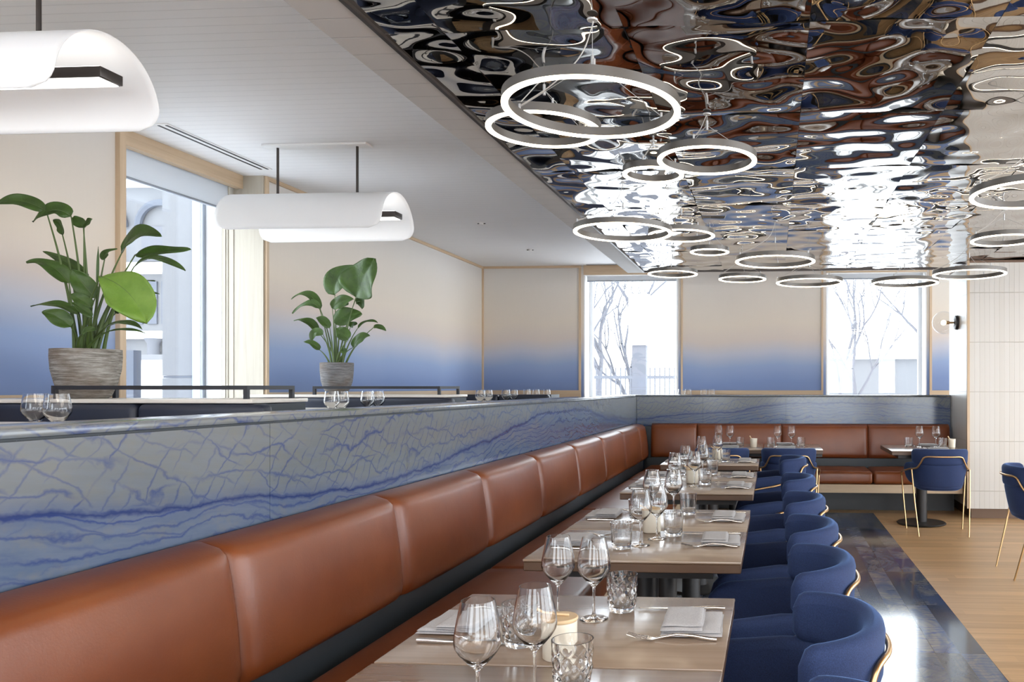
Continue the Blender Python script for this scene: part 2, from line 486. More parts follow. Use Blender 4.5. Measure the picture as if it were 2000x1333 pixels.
# pots
def potmat(name, a, b, d):
    m = mat(name, a, .85); t = NT(m); x, y, z, p = t.pos(False)
    g = t.noise(t.comb(t.m('MULTIPLY', x, 10), t.m('MULTIPLY', y, 10), t.m('MULTIPLY', z, 130)), 1.0, 5, .75)
    h = t.noise(p, 9, 2, .5)
    c = t.ramp(g, [(.32, d), (.5, a), (.68, b)]); c = t.mix(t.m('MULTIPLY', t.m('SUBTRACT', h, .45), 2.2, clamp=True), c, (.13, .085, .05))
    t.col(c); t.bump(g, .5, .006); return m
M['pot'] = potmat('striated_stone_pot', (.26, .235, .205), (.48, .45, .41), (.09, .075, .06))
M['pot_dark'] = potmat('striated_grey_pot', (.15, .145, .145), (.27, .26, .26), (.06, .055, .055))

# outdoors
def ext(name, col, r=.8): return mat(name, col, r)
M['stone_out'] = ext('pale_stone_outside', (.100, .102, .110))
M['stone_mid'] = ext('grey_stone_outside', (.082, .085, .10))
M['stone_dark'] = ext('blue_grey_outside', (.060, .068, .088))
M['bark'] = ext('pale_bark', (.075, .075, .088))
M['snow'] = ext('bright_pavement', (.84, .84, .85))
M['blind'] = mat('pale_roller_blind', (.72, .74, .76), .7)
_t = NT(M['blind']); _tr = _t.n('ShaderNodeBsdfTranslucent'); _tr.inputs[0].default_value = (.8, .84, .9, 1)
_mx = _t.n('ShaderNodeMixShader'); _mx.inputs[0].default_value = .22
_t.l(_t.b.outputs[0], _mx.inputs[1]); _t.l(_tr.outputs[0], _mx.inputs[2]); _t.l(_mx.outputs[0], _t.t.nodes['Material Output'].inputs[0])
M['white_frame'] = mat('white_window_frame', (.8, .82, .85), .45)
M['grey_frame'] = mat('grey_window_frame', (.28, .31, .36), .4)

# ================================================================ ROOM
XL, YB, ZC, ZM = -3.88, 10.35, 2.97, 2.663
MX0, MX1, MY1 = -1.45, 3.4, 8.86
ZR = .47            # raised floor of the left and rear zone
RX, BY = 6.6, -4.2  # right wall, wall behind the camera

b = MB(); b.box((-1.9, BY, -.1), (RX, 9.4, 0)); struct('floor', b, M['floor_wood'])
b = MB(); b.box((-.93, -1.2, 0), (1.08, 8.52, .004)); struct('floor_stone_strip', b, M['floor_marble'])
b = MB(); b.box((XL - .5, BY, -.1), (-1.86, YB + .5, ZR)); b.box((-1.86, 9.36, -.1), (3.6, YB + .5, ZR)); struct('floor_raised', b, M['floor_wood'])
b = MB(); b.box((XL - .5, BY, ZC), (-1.55, YB + .4, ZC + .1)); b.box((-1.55, MY1 + .05, ZC), (3.6, YB + .4, ZC + .1)); struct('ceiling', b, M['boards'])
b = MB(); b.box((-1.645, BY, ZM - .006), (MX0, MY1 + .06, ZC)); struct('ceiling_beam', b, M['beam_boards'])
b = MB(); b.box((MX0, BY, ZM + .03), (RX, MY1, ZC)); struct('ceiling_upper', b, M['white_paint'])
b = MB(); b.box((MX0, BY, ZM + .001), (RX, .3, ZM + .03)); b.box((MX1, .3, ZM + .001), (RX, MY1, ZM + .03)); struct('ceiling_plain', b, M['white_paint'])
b = MB(); b.box((MX0 - .004, .3, ZM - .012), (MX0 + .012, MY1, ZM + .004)); b.box((MX0, MY1 - .01, ZM - .012), (2.02, MY1 + .006, ZM + .012))
struct('trim_1', b, M['bronze'])

# hammered mirror panels
def mirror():
    xs_seam = [MX0] + [v for v in (-1.21, -.54, .135, .81, 1.48, 2.15, 2.82)] + [MX1]
    ys_seam = [.3, .955, 1.9, 2.845, 3.79, 4.735, 5.68, 6.625, 7.57, 8.515, MY1]
    rng = np.random.RandomState(3)
    V = []; F = []
    base = 0; st = .0135
    K = 46
    lam = np.exp(rng.uniform(math.log(.16), math.log(.55), K)); an = rng.uniform(0, 2*PI, K)
    kx = 2*PI/lam*np.cos(an); ky = 2*PI/lam*np.sin(an)
    amp = .040 / np.hypot(kx, ky) * math.sqrt(2.0/K) * 1.25
    for i in range(len(xs_seam) - 1):
        for j in range(len(ys_seam) - 1):
            x0, x1 = xs_seam[i] + .0006, xs_seam[i+1] - .0006; y0, y1 = ys_seam[j] + .0006, ys_seam[j+1] - .0006
            nx = max(2, int((x1-x0)/st)+1); ny = max(2, int((y1-y0)/st)+1)
            X, Y = np.meshgrid(np.linspace(x0, x1, nx), np.linspace(y0, y1, ny), indexing='ij')
            ph = rng.uniform(0, 2*PI, K)
            Z = np.zeros_like(X)
            for k in range(K): Z += amp[k]*np.sin(kx[k]*X + ky[k]*Y + ph[k])
            Z = Z - Z.max()*.0
            V.append(np.stack([X, Y, ZM + Z], -1).reshape(-1, 3))
            idx = np.arange(nx*ny).reshape(nx, ny) + base
            q = np.stack([idx[:-1, :-1], idx[:-1, 1:], idx[1:, 1:], idx[1:, :-1]], -1).reshape(-1, 4)
            F.append(q); base += nx*ny
    V = np.concatenate(V).astype(np.float32); F = np.concatenate(F).astype(np.int32)
    me = bpy.data.meshes.new('ceiling_mirror')
    me.vertices.add(len(V)); me.vertices.foreach_set('co', V.ravel())
    me.loops.add(F.size); me.loops.foreach_set('vertex_index', F.ravel())
    me.polygons.add(len(F)); me.polygons.foreach_set('loop_start', np.arange(0, F.size, 4, dtype=np.int32))
    me.polygons.foreach_set('use_smooth', np.ones(len(F), dtype=bool))
    me.update(); me.validate()
    me.materials.append(M['mirror'])
    o = bpy.data.objects.new('ceiling_mirror', me); C.objects.link(o); o['kind'] = 'structure'
mirror()

# walls (the mural continues round the room)
WS = .95   # sill height
WT = 2.87
def wall_y(name, xa, xb, y0, y1, opens, zb=0, ztop=ZC, m=None):
    """wall whose faces look along X; opens = list of (y0,y1,z0,z1)"""
    b = MB(); y = y0
    for (a, c, z0, z1) in opens:
        if a > y: b.box((xa, y, zb), (xb, a, ztop))
        b.box((xa, a, zb), (xb, c, z0))
        if z1 < ztop: b.box((xa, a, z1), (xb, c, ztop))
        y = c
    if y < y1: b.box((xa, y, zb), (xb, y1, ztop))
    return struct(name, b, m or M['mural'])
def wall_x(name, ya, yb, x0, x1, opens, zb=0, ztop=ZC, m=None):
    b = MB(); x = x0
    for (a, c, z0, z1) in opens:
        if a > x: b.box((x, ya, zb), (a, yb, ztop))
        b.box((a, ya, zb), (c, yb, z0))
        if z1 < ztop: b.box((a, ya, z1), (c, yb, ztop))
        x = c
    if x < x1: b.box((x, ya, zb), (x1, yb, ztop))
    return struct(name, b, m or M['mural'])
wall_y('wall_left', XL - .58, XL, BY, YB + .45, [(-3.6, -1.2, WS, ZC), (.05, 1.45, WS, ZC), (4.47, 5.80, WS, ZC)])
wall_x('wall_back', YB, YB + .4, XL, 3.6, [(-2.5, -1.235, WS, 2.845), (.70, 1.995, WS, 2.845)])
wall_y('wall_right', RX, RX + .3, BY, 8.3, [(-3.2, -.4, .3, 2.6), (.0, 3.7, .2, 2.62), (4.0, 8.1, .2, 2.62)], m=M['white_paint'])  # unseen openings, enlarged so more sky light reaches the rear bench
wall_x('wall_front', BY - .3, BY, XL - .5, RX + .3, [(-3.2, -1.2, WS, 2.8), (.2, 2.6, .3, 2.6), (3.4, 5.8, .3, 2.6)], m=M['white_paint'])  # openings out of view, added to let fill daylight in from behind

# tiled pier on the right
b = MB(); b.box((2.03, 8.27, .1), (RX + .3, 9.2, ZM - .028)); struct('wall_pier', b, M['tile'])
b = MB(); b.box((2.05, 8.29, 0), (RX, 9.18, .1)); struct('baseboard_right', b, M['base_brown'])
b = MB(); b.box((2.005, 8.262, .1), (2.03, 8.30, ZM - .006)); struct('trim_2', b, M['oak'])
b = MB(); b.box((2.031, 8.255, ZM - .030), (RX, 9.2, ZM - .007)); struct('trim_3', b, M['base_brown'])

# oak trims round the mural panels
def trimbox(n, boxes, m='oak'):
    b = MB()
    for a, c in boxes: b.box(a, c)
    return struct('trim_%d' % n, b, M[m])
P = .018
trimbox(4, [((XL, 4.425, .9), (XL + .03, 4.47, ZC))])
trimbox(5, [((XL, 5.80, 1.12), (XL + P, 5.83, ZC)), ((XL, YB - .022, 1.275), (XL + .022, YB, ZC))])
trimbox(6, [((XL, 5.83, ZC - .03), (XL + P, YB - .02, ZC)), ((XL, 5.83, 1.12), (XL + P, YB - .02, 1.31)), ((XL, 1.45, 1.12), (XL + P, 4.42, 1.31))], 'oak_h')
for n, (a, c) in enumerate(((XL + .02, -2.535), (-1.20, .665), (2.03, 2.6))):
    trimbox(7 + 2*n, [((a, YB - P, 1.12), (c, YB, 1.31)), ((a, YB - P, ZC - .03), (c, YB, ZC))], 'oak_x')
trimbox(8, [((-2.565, YB - P, 1.31), (-2.535, YB, ZC - .03)), ((-1.2, YB - P, 1.31), (-1.175, YB, ZC - .03))])
trimbox(10, [((.64, YB - P, 1.31), (.665, YB, ZC - .03)), ((2.03, YB - P, 1.31), (2.06, YB, ZC - .03))])
trimbox(12, [((-2.5, YB - .02, 2.845), (-1.235, YB, ZC)), ((.70, YB - .02, 2.845), (1.995, YB, ZC))], 'oak_x')
# left window: header and panelled oak reveal
trimbox(13, [((-4.10, 4.47, WT), (-4.04, 5.80, ZC)), ((-4.10, .05, WT), (-4.04, 1.45, ZC))], 'oak_h')
b = MB(); b.box((-4.21, 5.785, WS), (XL, 5.799, ZC))
for xx in (-4.185, -4.165, -4.12): b.box((xx, 5.780, WS), (xx + .006, 5.786, ZC))
struct('trim_14', b, M['pale_oak'])
b = MB(); b.box((-4.34, 5.785, WS), (-4.212, 5.799, ZC)); struct('trim_17', b, M['white_paint'])
b = MB(); b.box((-4.357, 5.755, WS + .03), (-4.342, 5.799, ZC)); struct('trim_18', b, M['grey_frame'])
b = MB(); b.box((XL - .5, 4.47, WS), (XL + .05, 5.78, WS + .03)); b.box((-2.5, YB - .02, WS), (-1.235, YB + .3, WS + .03)); b.box((.7, YB - .02, WS), (1.995, YB + .3, WS + .03))
struct('trim_15', b, M['white_paint'])
b = MB(); b.box((-2.5, YB + .001, WS + .03), (-2.485, YB + .33, 2.845)); b.box((1.98, YB + .001, WS + .03), (1.995, YB + .33, 2.845))
b.box((-1.25, YB + .001, WS + .03), (-1.235, YB + .33, 2.845)); b.box((.70, YB + .001, WS + .03), (.715, YB + .33, 2.845))
struct('trim_16', b, M['white_paint'])

# windows
def win_x(n, x0, x1, y, z0, z1, mull=()):
    r = thing('window_%d' % n, None, None, ((x0+x1)/2, y, z0), 0, None, 'structure')
    cx = (x0+x1)/2
    f = MB(); h = (x1-x0)/2; H = z1-z0; t_ = .045
    f.box((-h, -.03, 0), (-h+t_, .03, H)); f.box((h-t_, -.03, 0), (h, .03, H)); f.box((-h+t_, -.03, 0), (h-t_, .03, t_)); f.box((-h+t_, -.03, H-t_), (h-t_, .03, H))
    f.build('window_frame', M['white_frame'], r, False)
    p = MB(); p.box((-h+t_, -.004, t_), (h-t_, .004, H-t_)); p.build('window_pane', M['pane'], r, False)
    if mull:
        g = MB()
        for mx in mull: g.box((mx-cx-.012, -.035, t_), (mx-cx+.012, .035, H-t_))
        g.build('mullion', M['grey_frame'], r, False)
    return r
def win_y(n, y0, y1, x, z0, z1, mull=(), solid=None):
    r = thing('window_%d' % n, None, None, (x, (y0+y1)/2, z0), 0, None, 'structure')
    cy = (y0+y1)/2; h = (y1-y0)/2; H = z1-z0; t_ = .045
    f = MB()
    f.box((-.03, -h, 0), (.03, -h+t_, H)); f.box((-.03, h-t_, 0), (.03, h, H)); f.box((-.03, -h+t_, 0), (.03, h-t_, t_)); f.box((-.03, -h+t_, H-t_), (.03, h-t_, H))
    if solid: f.box((-.03, solid-cy, t_), (.03, h-t_, H-t_))
    f.build('window_frame', M['white_frame'], r, False)
    p = MB(); p.box((-.004, -h+t_, t_), (.004, (mull[0]-cy-.012) if solid else h-t_, H-t_)); p.build('window_pane', M['pane'], r, False)
    if mull:
        g = MB()
        for my in mull: g.box((-.035, my-cy-.012, t_), (.035, my-cy+.012, H-t_))
        g.build('mullion', M['grey_frame'], r, False)
    return r
win_y(1, 4.47, 5.799, -4.39, WS + .03, ZC - .01)
win_x(2, -2.485, -1.25, YB + .30, WS + .03, 2.845)
win_x(3, .715, 1.98, YB + .30, WS + .03, 2.845)
win_y(4, .05, 1.45, -4.33, WS, ZC - .01)
win_y(5, -3.6, -1.2, -4.33, WS, ZC - .01)

# roller blinds
def blind(name, label, boxes, bar):
    r = thing(name, label, 'blind', (0, 0, 0))
    b = MB(); b.box(*boxes); b.build('blind_fabric', M['blind'], r, False)
    b = MB(); b.rbox(*bar, r=.005); b.build('bottom_bar', M['grey_frame'], r, True)
blind('roller_blind', 'pale roller blind part lowered in the large left window', ((-4.16, 4.50, 2.71), (-4.152, 5.77, 2.96)), ((-4.17, 4.50, 2.695), (-4.142, 5.77, 2.712)))
blind('roller_blind', 'pale roller blind at the top of the left rear window', ((-2.47, YB + .06, 2.775), (-1.27, YB + .068, 2.84)), ((-2.47, YB + .05, 2.762), (-1.27, YB + .078, 2.777)))
blind('roller_blind', 'pale roller blind at the top of the right rear window', ((.73, YB + .06, 2.775), (1.96, YB + .068, 2.84)), ((.73, YB + .05, 2.762), (1.96, YB + .078, 2.777)))

# ceiling slots and small ceiling devices
def slot(name, label, x0, x1, y0, y1, along):
    r = thing(name, label, 'air vent', ((x0+x1)/2, (y0+y1)/2, ZC))
    hx, hy = (x1-x0)/2, (y1-y0)/2
    b = MB(); b.box((-hx, -hy, -.006), (hx, hy, 0)); b.build('vent_plate', M['white_metal'], r, False)
    for k in (-1, 1):
        b = MB()
        if along == 'Y': b.box((k*.28*2*hx - hx*.16, -hy + .02, -.009), (k*.28*2*hx + hx*.16, hy - .02, -.005))
        else: b.box((-hx + .02, k*.28*2*hy - hy*.16, -.009), (hx - .02, k*.28*2*hy + hy*.16, -.005))
        b.build('slot', M['black_metal'], r, False)
slot('ceiling_vent', 'white linear air slot in ceiling along the left window', -3.79, -3.70, 4.60, 5.62, 'Y')
slot('ceiling_vent', 'small linear air slot in ceiling by the left rear window', -2.46, -1.72, 10.20, 10.28, 'X')
for (x, y, lb) in ((-2.85, 7.58, 'small white ceiling sensor nearer the hanging white lamp'), (-2.83, 9.08, 'small white ceiling sensor nearer the rear wall')):
    r = thing('ceiling_sensor', lb, 'sensor', (x, y, ZC), group='ceiling sensors')
    MB().lathe([(0, -.022), (.02, -.02), (.024, -.008), (.034, 0)], 16).build('housing', M['white_metal'], r)
    b = MB(); b.rbox((-.04, -.004, -.014), (.04, .004, -.006), .002); b.build('probe', M['black_metal'], r)

# ================================================================ STONE PARTITIONS
ZT = 1.262
def partition():
    r = thing('stone_partition', 'long low partition clad in blue-veined stone behind the left leather banquette', 'partition', (-1.7, 4.3, 0))
    T = Matrix.Translation((1.7, -4.3, 0))
    b = MB(); b.box((-1.84, .2, 0), (-1.60, 9.3, ZT - .021), T); b.build('core', M['dark_plinth'], r, False)
    seams = [.2, 1.45, 2.381, 3.314, 4.224, 5.2, 6.175, 7.1, 8.0, 8.915, 9.098]
    for a, c in zip(seams[:-1], seams[1:]):
        b = MB(); b.box((-1.60, a + .0012, .40), (-1.575, c - .0012, ZT - .026), T); b.build('stone_slab', M['marble'], r, False)
    b = MB(); b.rbox((-1.845, .2, ZT - .020), (-1.588, 9.3, ZT), .003, 2, T); b.build('stone_cap', M['marble'], r)
    q = thing('stone_partition', 'low blue stone partition crossing behind the rear leather bench', 'partition', (.2, 9.2, 0))
    T = Matrix.Translation((-.2, -9.2, 0))
    b = MB(); b.box((-1.59, 9.125, 0), (2.015, 9.35, ZT - .021), T); b.build('core', M['dark_plinth'], q, False)
    for a, c in ((-1.574, -.80), (-.80, .158), (.158, 2.02)):
        b = MB(); b.box((a + .0012, 9.10, .40), (c - .0012, 9.125, ZT - .024), T); b.build('stone_slab', M['marble'], q, False)
    b = MB(); b.rbox((-1.586, 9.09, ZT - .018), (2.022, 9.355, ZT), .003, 2, T); b.build('stone_cap', M['marble'], q)
partition()

# ================================================================ BANQUETTES
def cushion(P0, U, W, H, L, z0, z1, front_lo, front_hi, bulge, seam_in=.024, nu=32, nv=18):
    """upholstered back cushion: runs L along U from P0, its face looks along W; closed mesh"""
    P0 = Vector(P0); U = Vector(U); W = Vector(W)
    rows = []
    for i in range(nu + 1):
        s = .5 - .5 * math.cos(PI * i / nu)
        su = s
        e = min(su, 1 - su) * L           # distance to the seam
        pinch = seam_in * math.exp(-(e / .016)**1.0) + .010 * math.exp(-(e / .12))
        row = []
        for j in range(nv + 1):
            v = j / nv
            z = z0 + (z1 - z0) * v
            f = front_lo + (front_hi - front_lo) * v
            bl = bulge * (math.sin(PI * min(1, max(0, v)))**.6)
            # roll over at the top edge and tuck in at the bottom
            k = max(0, (v - .86) / .14); f -= .055 * k**2.4 ; zz = z - .012 * k**2
            kb = max(0, (.10 - v) / .10); f -= .018 * kb**2
            f += bl * (.6 + .4 * math.sin(PI * s)) - pinch
            row.append(tuple(P0 + U * (s * L) + W * f + Vector((0, 0, zz))))
        row.append(tuple(P0 + U * (s * L) + W * (-.06) + Vector((0, 0, z1 - .012))))
        row.append(tuple(P0 + U * (s * L) + W * (-.06) + Vector((0, 0, z0))))
        rows.append(row)
    b = MB(); n = len(rows[0])
    b.grid(rows)
    for i in range(nu):
        b.f.append((i*n, (i+1)*n, (i+1)*n + n - 1, i*n + n - 1))
    b.f.append(tuple(range(n))); b.f.append(tuple(nu*n + k for k in range(n))[::-1])
    return b
def pad(a, c, r, puff=.012, n=14):
    """soft flat seat cushion between corners a and c"""
    bm = bmesh.new()
    cx = [(a[i]+c[i])/2 for i in range(3)]; sz = [c[i]-a[i] for i in range(3)]
    bmesh.ops.create_cube(bm, size=1, matrix=Matrix.Translation(cx) @ Matrix.Diagonal((*sz, 1)))
    bmesh.ops.bevel(bm, geom=bm.edges[:], offset=r, segments=4, profile=.5, affect='EDGES')
    for cut in range(1, n):
        for ax in (0, 1):
            nrm = Vector((0,0,0)); nrm[ax] = 1; pt = Vector(a); pt[ax] = a[ax] + sz[ax]*cut/n
            bmesh.ops.bisect_plane(bm, geom=bm.verts[:]+bm.edges[:]+bm.faces[:], plane_co=pt, plane_no=nrm)
    for v in bm.verts:
        u = (v.co.x-a[0])/sz[0]; w_ = (v.co.y-a[1])/sz[1]
        if v.co.z > cx[2]: v.co.z += puff * (max(0, math.sin(PI*u))*max(0, math.sin(PI*w_)))**.35
    bm.verts.index_update()
    b = MB(); b.add([v.co[:] for v in bm.verts], [[v.index for v in f.verts] for f in bm.faces]); bm.free(); return b

def banquettes():
    r = thing('leather_banquette', 'long cognac leather banquette running along the left stone partition', 'banquette', (-1.2, 4.2, 0))
    T = Vector((1.2, -4.2, 0))
    seams = [.17, 1.10, 2.03, 2.95, 3.865, 4.79, 5.715, 6.64, 7.56, 8.46, 8.925]
    for a, c in zip(seams[:-1], seams[1:]):
        cushion(Vector((-1.50, a + .001, 0)) + T, (0,1,0), (1,0,0), None, c-a-.002, .545, .945, .105, .055, .022).build('back_cushion', M['leather'], r, True, 50)
    for a, c in ((.17, 1.95), (1.95, 3.8), (3.8, 5.65), (5.65, 7.5), (7.5, 8.28)):
        pad((-1.40+T.x, a+.002+T.y, .335), (-.80+T.x, c-.002+T.y, .462), .03).build('seat_cushion', M['leather'], r, True, 50)
    b = MB(); b.box((-1.565+T.x, .17+T.y, .3), (-1.478+T.x, 8.75+T.y, .90)); b.build('back_board', M['dark_plinth'], r, False)
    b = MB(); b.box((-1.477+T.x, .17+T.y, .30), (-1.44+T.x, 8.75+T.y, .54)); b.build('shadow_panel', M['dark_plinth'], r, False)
    b = MB(); b.box((-1.43+T.x, .17+T.y, .24), (-.82+T.x, 8.28+T.y, .333)); b.build('seat_rail', M['oak_h'], r, False)
    b = MB(); b.box((-1.43+T.x, .17+T.y, 0), (-1.0+T.x, 8.75+T.y, .239)); b.build('plinth', M['kick'], r, False)
    r = thing('leather_banquette', 'cognac leather bench across the rear below the blue stone partition', 'banquette', (.3, 8.8, 0))
    T = Vector((-.3, -8.8, 0))
    for a, c in ((-1.385, -.857), (-.857, .109), (.109, 1.075), (1.075, 1.985)):
        cushion(Vector((c - .001, 9.02, 0)) + T, (-1,0,0), (0,-1,0), None, c-a-.002, .555, .945, .105, .055, .022).build('back_cushion', M['leather'], r, True, 50)
    for a, c in ((-1.40, -.78), (-.78, .15), (.15, 1.06), (1.06, 1.96)):
        pad((a+.002+T.x, 8.36+T.y, .328), (c-.002+T.x, 8.93+T.y, .462), .035).build('seat_cushion', M['leather'], r, True, 50)
    b = MB(); b.box((-1.47+T.x, 9.0+T.y, .3), (1.985+T.x, 9.085+T.y, .90)); b.build('back_board', M['dark_plinth'], r, False)
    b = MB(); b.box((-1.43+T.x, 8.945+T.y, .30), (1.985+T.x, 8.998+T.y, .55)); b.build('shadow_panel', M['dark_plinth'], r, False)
    b = MB(); b.box((-.79+T.x, 8.372+T.y, .238), (1.985+T.x, 8.93+T.y, .326)); b.build('seat_rail', M['oak_x'], r, False)
    b = MB(); b.box((-1.43+T.x, 8.76+T.y, 0), (1.985+T.x, 9.08+T.y, .237)); b.build('plinth', M['kick'], r, False)
banquettes()

# ================================================================ TABLES
def make_table(name, w_, d, horiz='X'):
    """top w_ along X, d along Y, origin at floor below the centre"""
    r = thing(name, 'x', 'table')
    b = MB(); b.rbox((-w_/2, -d/2, .741), (w_/2, d/2, .75), .003, 2); b.build('tabletop', M['table'], r)
    b = MB(); b.rbox((-w_/2+.002, -d/2+.002, .708), (w_/2-.002, d/2-.002, .7405), .003, 1); b.build('top_edging', M['table_edge'], r)
    b = MB(); b.box((-.28, -d/2+.06, .676), (.28, d/2-.06, .707)); b.build('support_frame', M['pedestal'], r, False)
    b = MB(); b.lathe([(.055, .024), (.055, .675)], 28); b.build('pedestal', M['pedestal'], r)
    b = MB(); b.lathe([(0, 0.004), (.235, .004), (.24, .010), (.232, .018), (.07, .024), (0, .024)], 48); b.build('base_plate', M['pedestal'], r)
    return r
tA = Proto(make_table('dining_table', .765, .568))
tB = Proto(make_table('dining_table', .57, .78))
tC = Proto(make_table('dining_table', .70, .80))
TX = -.487
TB = {}
def put_table(key, proto, x, y, desc, group):
    TB[key] = desc
    proto.put((x, y, 0), 0, desc[0], group)
G1 = 'small oak dining tables in the row'
rows = [('1a', 1.378, ('oak dining table nearest the camera, cut by the bottom edge', 'on the nearest table')),
        ('1b', 1.955, ('second oak dining table of the row, joined to the nearest', 'on the second table of the row')),
        ('2a', 2.985, ('third oak dining table of the row, front half of the middle pair', 'on the third table of the row')),
        ('2b', 3.565, ('fourth oak dining table of the row, rear half of the middle pair', 'on the fourth table of the row')),
        ('3a', 4.735, ('fifth oak dining table of the row, front half of the far pair', 'on the fifth table of the row')),
        ('3b', 5.31, ('sixth oak dining table of the row, rear half of the far pair', 'on the sixth table of the row')),
        ('4', 6.36, ('last single oak dining table of the row along the left banquette', 'on the last table of the row'))]
YC = {}
for k, y, d in rows:
    YC[k] = y; put_table(k, tA, TX, y, d, G1)
TB['5a'] = ('oak dining table at the left end of the rear bench', 'on the left rear bench table'); tB.put((-.38, 7.99, 0), 0, TB['5a'][0], 'oak tables along the rear bench')
TB['5b'] = ('oak dining table at the middle of the rear bench', 'on the middle rear bench table'); tB.put((.203, 7.99, 0), 0, TB['5b'][0], 'oak tables along the rear bench')
TB['6'] = ('oak pedestal table at the right end of the rear bench beside the tiled pier', 'on the right rear bench table'); tC.put((1.475, 7.92, 0), 0, TB['6'][0], 'oak tables along the rear bench')

# ================================================================ CHAIRS
def sell(A, B, y0, a, n=2.5):
    sn, cs = math.sin(a), math.cos(a)
    return (A * math.copysign(abs(sn)**(2/n), sn), y0 - B * math.copysign(abs(cs)**(2/n), cs))
def band(path, zt, zb, th, lean=0.0, capr=.04, nr=6):
    """upholstered band following a plan path, rounded all round. lean pulls the lower edge inward"""
    N = len(path); P = [Vector((p[0], p[1])) for p in path]
    L = [0]
    for i in range(1, N): L.append(L[-1] + (P[i]-P[i-1]).length)
    tot = L[-1]; rows = []
    for i in range(N):
        t = (P[min(i+1, N-1)] - P[max(i-1, 0)]).normalized(); nrm = Vector((t.y, -t.x))
        d = min(L[i], tot - L[i]); h = th/2
        fh = math.sqrt(max(0.0, 1 - max(0, 1 - d/h)**2)) if d < h else 1
        hh = max(h*fh, .0015)
        ch = capr * (1 - math.sqrt(max(0, 1 - max(0, 1 - d/capr)**2))) if d < capr else 0
        z1 = zt[i] - ch; z0 = zb[i] + ch*.6
        row = []
        rr = min(hh, (z1-z0)*.45)
        for k in range(nr+1):
            a = PI*k/nr
            row.append((hh*math.cos(a), z1 - rr + rr*math.sin(a)))
        for q in (.75, .5, .25): row.append((-hh, z0 + rr + (z1-z0-2*rr)*q))
        for k in range(nr+1):
            a = PI + PI*k/nr
            row.append((hh*math.cos(a), z0 + rr + rr*math.sin(a)))
        for q in (.25, .5, .75): row.append((hh, z0 + rr + (z1-z0-2*rr)*q))
        out = []
        for (o_, z) in row:
            ln = -lean * (1 - (z - zb[i]) / max(.01, zt[i]-zb[i]))**1.3
            c = P[i] + nrm * (o_ + ln)
            out.append((c.x, c.y, z))
        rows.append(out)
    b = MB(); n = len(rows[0])
    for r_ in rows: r_.append(r_[0])
    b.grid(rows); m = n + 1
    b.f.append(tuple(range(n))); b.f.append(tuple((N-1)*m + k for k in range(n))[::-1])
    return b
def make_chair():
    r = thing('dining_armchair', 'x', 'chair')
    # wraparound lower shell with arms
    path = []; zt = []; zb = []
    n1 = 14
    for i in range(n1):
        k = i/n1; path.append((.262 - .030*k, .235 - k*.275))
    K = 40
    for i in range(K+1):
        path.append(sell(.232, .205, -.04, PI/2 - PI*i/K, 2.3))
    for i in range(1, n1+1):
        k = i/n1; path.append((-(.232 + .030*k), -.04 + k*.275))
    for (x, y) in path:
        f = max(0, (y + .04)/.275)
        zt.append(.655 - .032*f); zb.append(.425 + .02*f)
    band(path, zt, zb, .054, -.045, .10).build('arm_shell', M['fabric'], r, True, 60)
    # upper back pad
    path = []; zt = []; zb = []
    K = 44; A0 = math.radians(84)
    for i in range(K+1):
        a = A0 - 2*A0*i/K
        path.append(sell(.236, .222, -.040, a, 2.25))
        q = abs(a)/A0
        zt.append(.790 - .010*q*q); zb.append(.634 + .010*q*q)
    band(path, zt, zb, .056, -.008, .045).build('backrest', M['fabric'], r, True, 60)
    # seat
    b = MB(); rows = []
    prof = [(0, .398), (.55, .396), (.85, .402), (.97, .418), (1.0, .438), (.97, .458), (.85, .470), (.5, .478), (0, .480)]
    vs = []; n = 40
    for j in range(n+1):
        a = 2*PI*j/n; sn, cs = math.sin(a), math.cos(a)
        x = .218*math.copysign(abs(cs)**.72, cs); y = .015 + .238*math.copysign(abs(sn)**.72, sn)
        rows.append([(x*p, .015 + (y-.015)*p, z) for p, z in prof])
    b.grid(rows); b.build('seat', M['fabric'], r, True, 60)
    # brass frame
    def roff(deg, o_):
        a_ = math.radians(deg); p0 = Vector(sell(.236, .222, -.040, a_ - .01, 2.25)); p1 = Vector(sell(.236, .222, -.040, a_ + .01, 2.25)); p = Vector(sell(.236, .222, -.040, a_, 2.25))
        t_ = (p1 - p0).normalized(); nn = Vector((t_.y, -t_.x)); 
        return p + nn * o_
    half = [(.300, .190, .50), (.305, .172, .545), (.290, -.03, .580)]
    for dg, z_ in ((80, .596), (66, .602), (54, .612), (46, .655), (38, .712), (30, .722), (20, .722), (10, .722)):
        p = roff(dg, .036); half.append((p.x, p.y, z_))
    mid_ = roff(0.001, .036)
    pts = half + [(0, mid_.y, .722)] + [(-x_, y_, z_) for x_, y_, z_ in reversed(half)]
    b = MB(); b.tube(fillet(pts, .035, 5), .0078, 8); b.build('brass_rail', M['brass'], r, True, 80)
    for sx in (-1, 1):
        b = MB(); b.tube([(sx*.300, .190, .512), (sx*.286, .175, .30), (sx*.262, .140, .0)], [.0078, .0074, .0062], 8); b.build('leg', M['brass'], r, True, 80)
        b = MB(); b.tube([(sx*.262, -.140, .594), (sx*.246, -.205, .30), (sx*.222, -.280, .0)], [.0078, .0074, .0062], 8); b.build('leg', M['brass'], r, True, 80)
    return r
ch = Proto(make_chair())
G2 = 'blue armchairs along the row of tables'
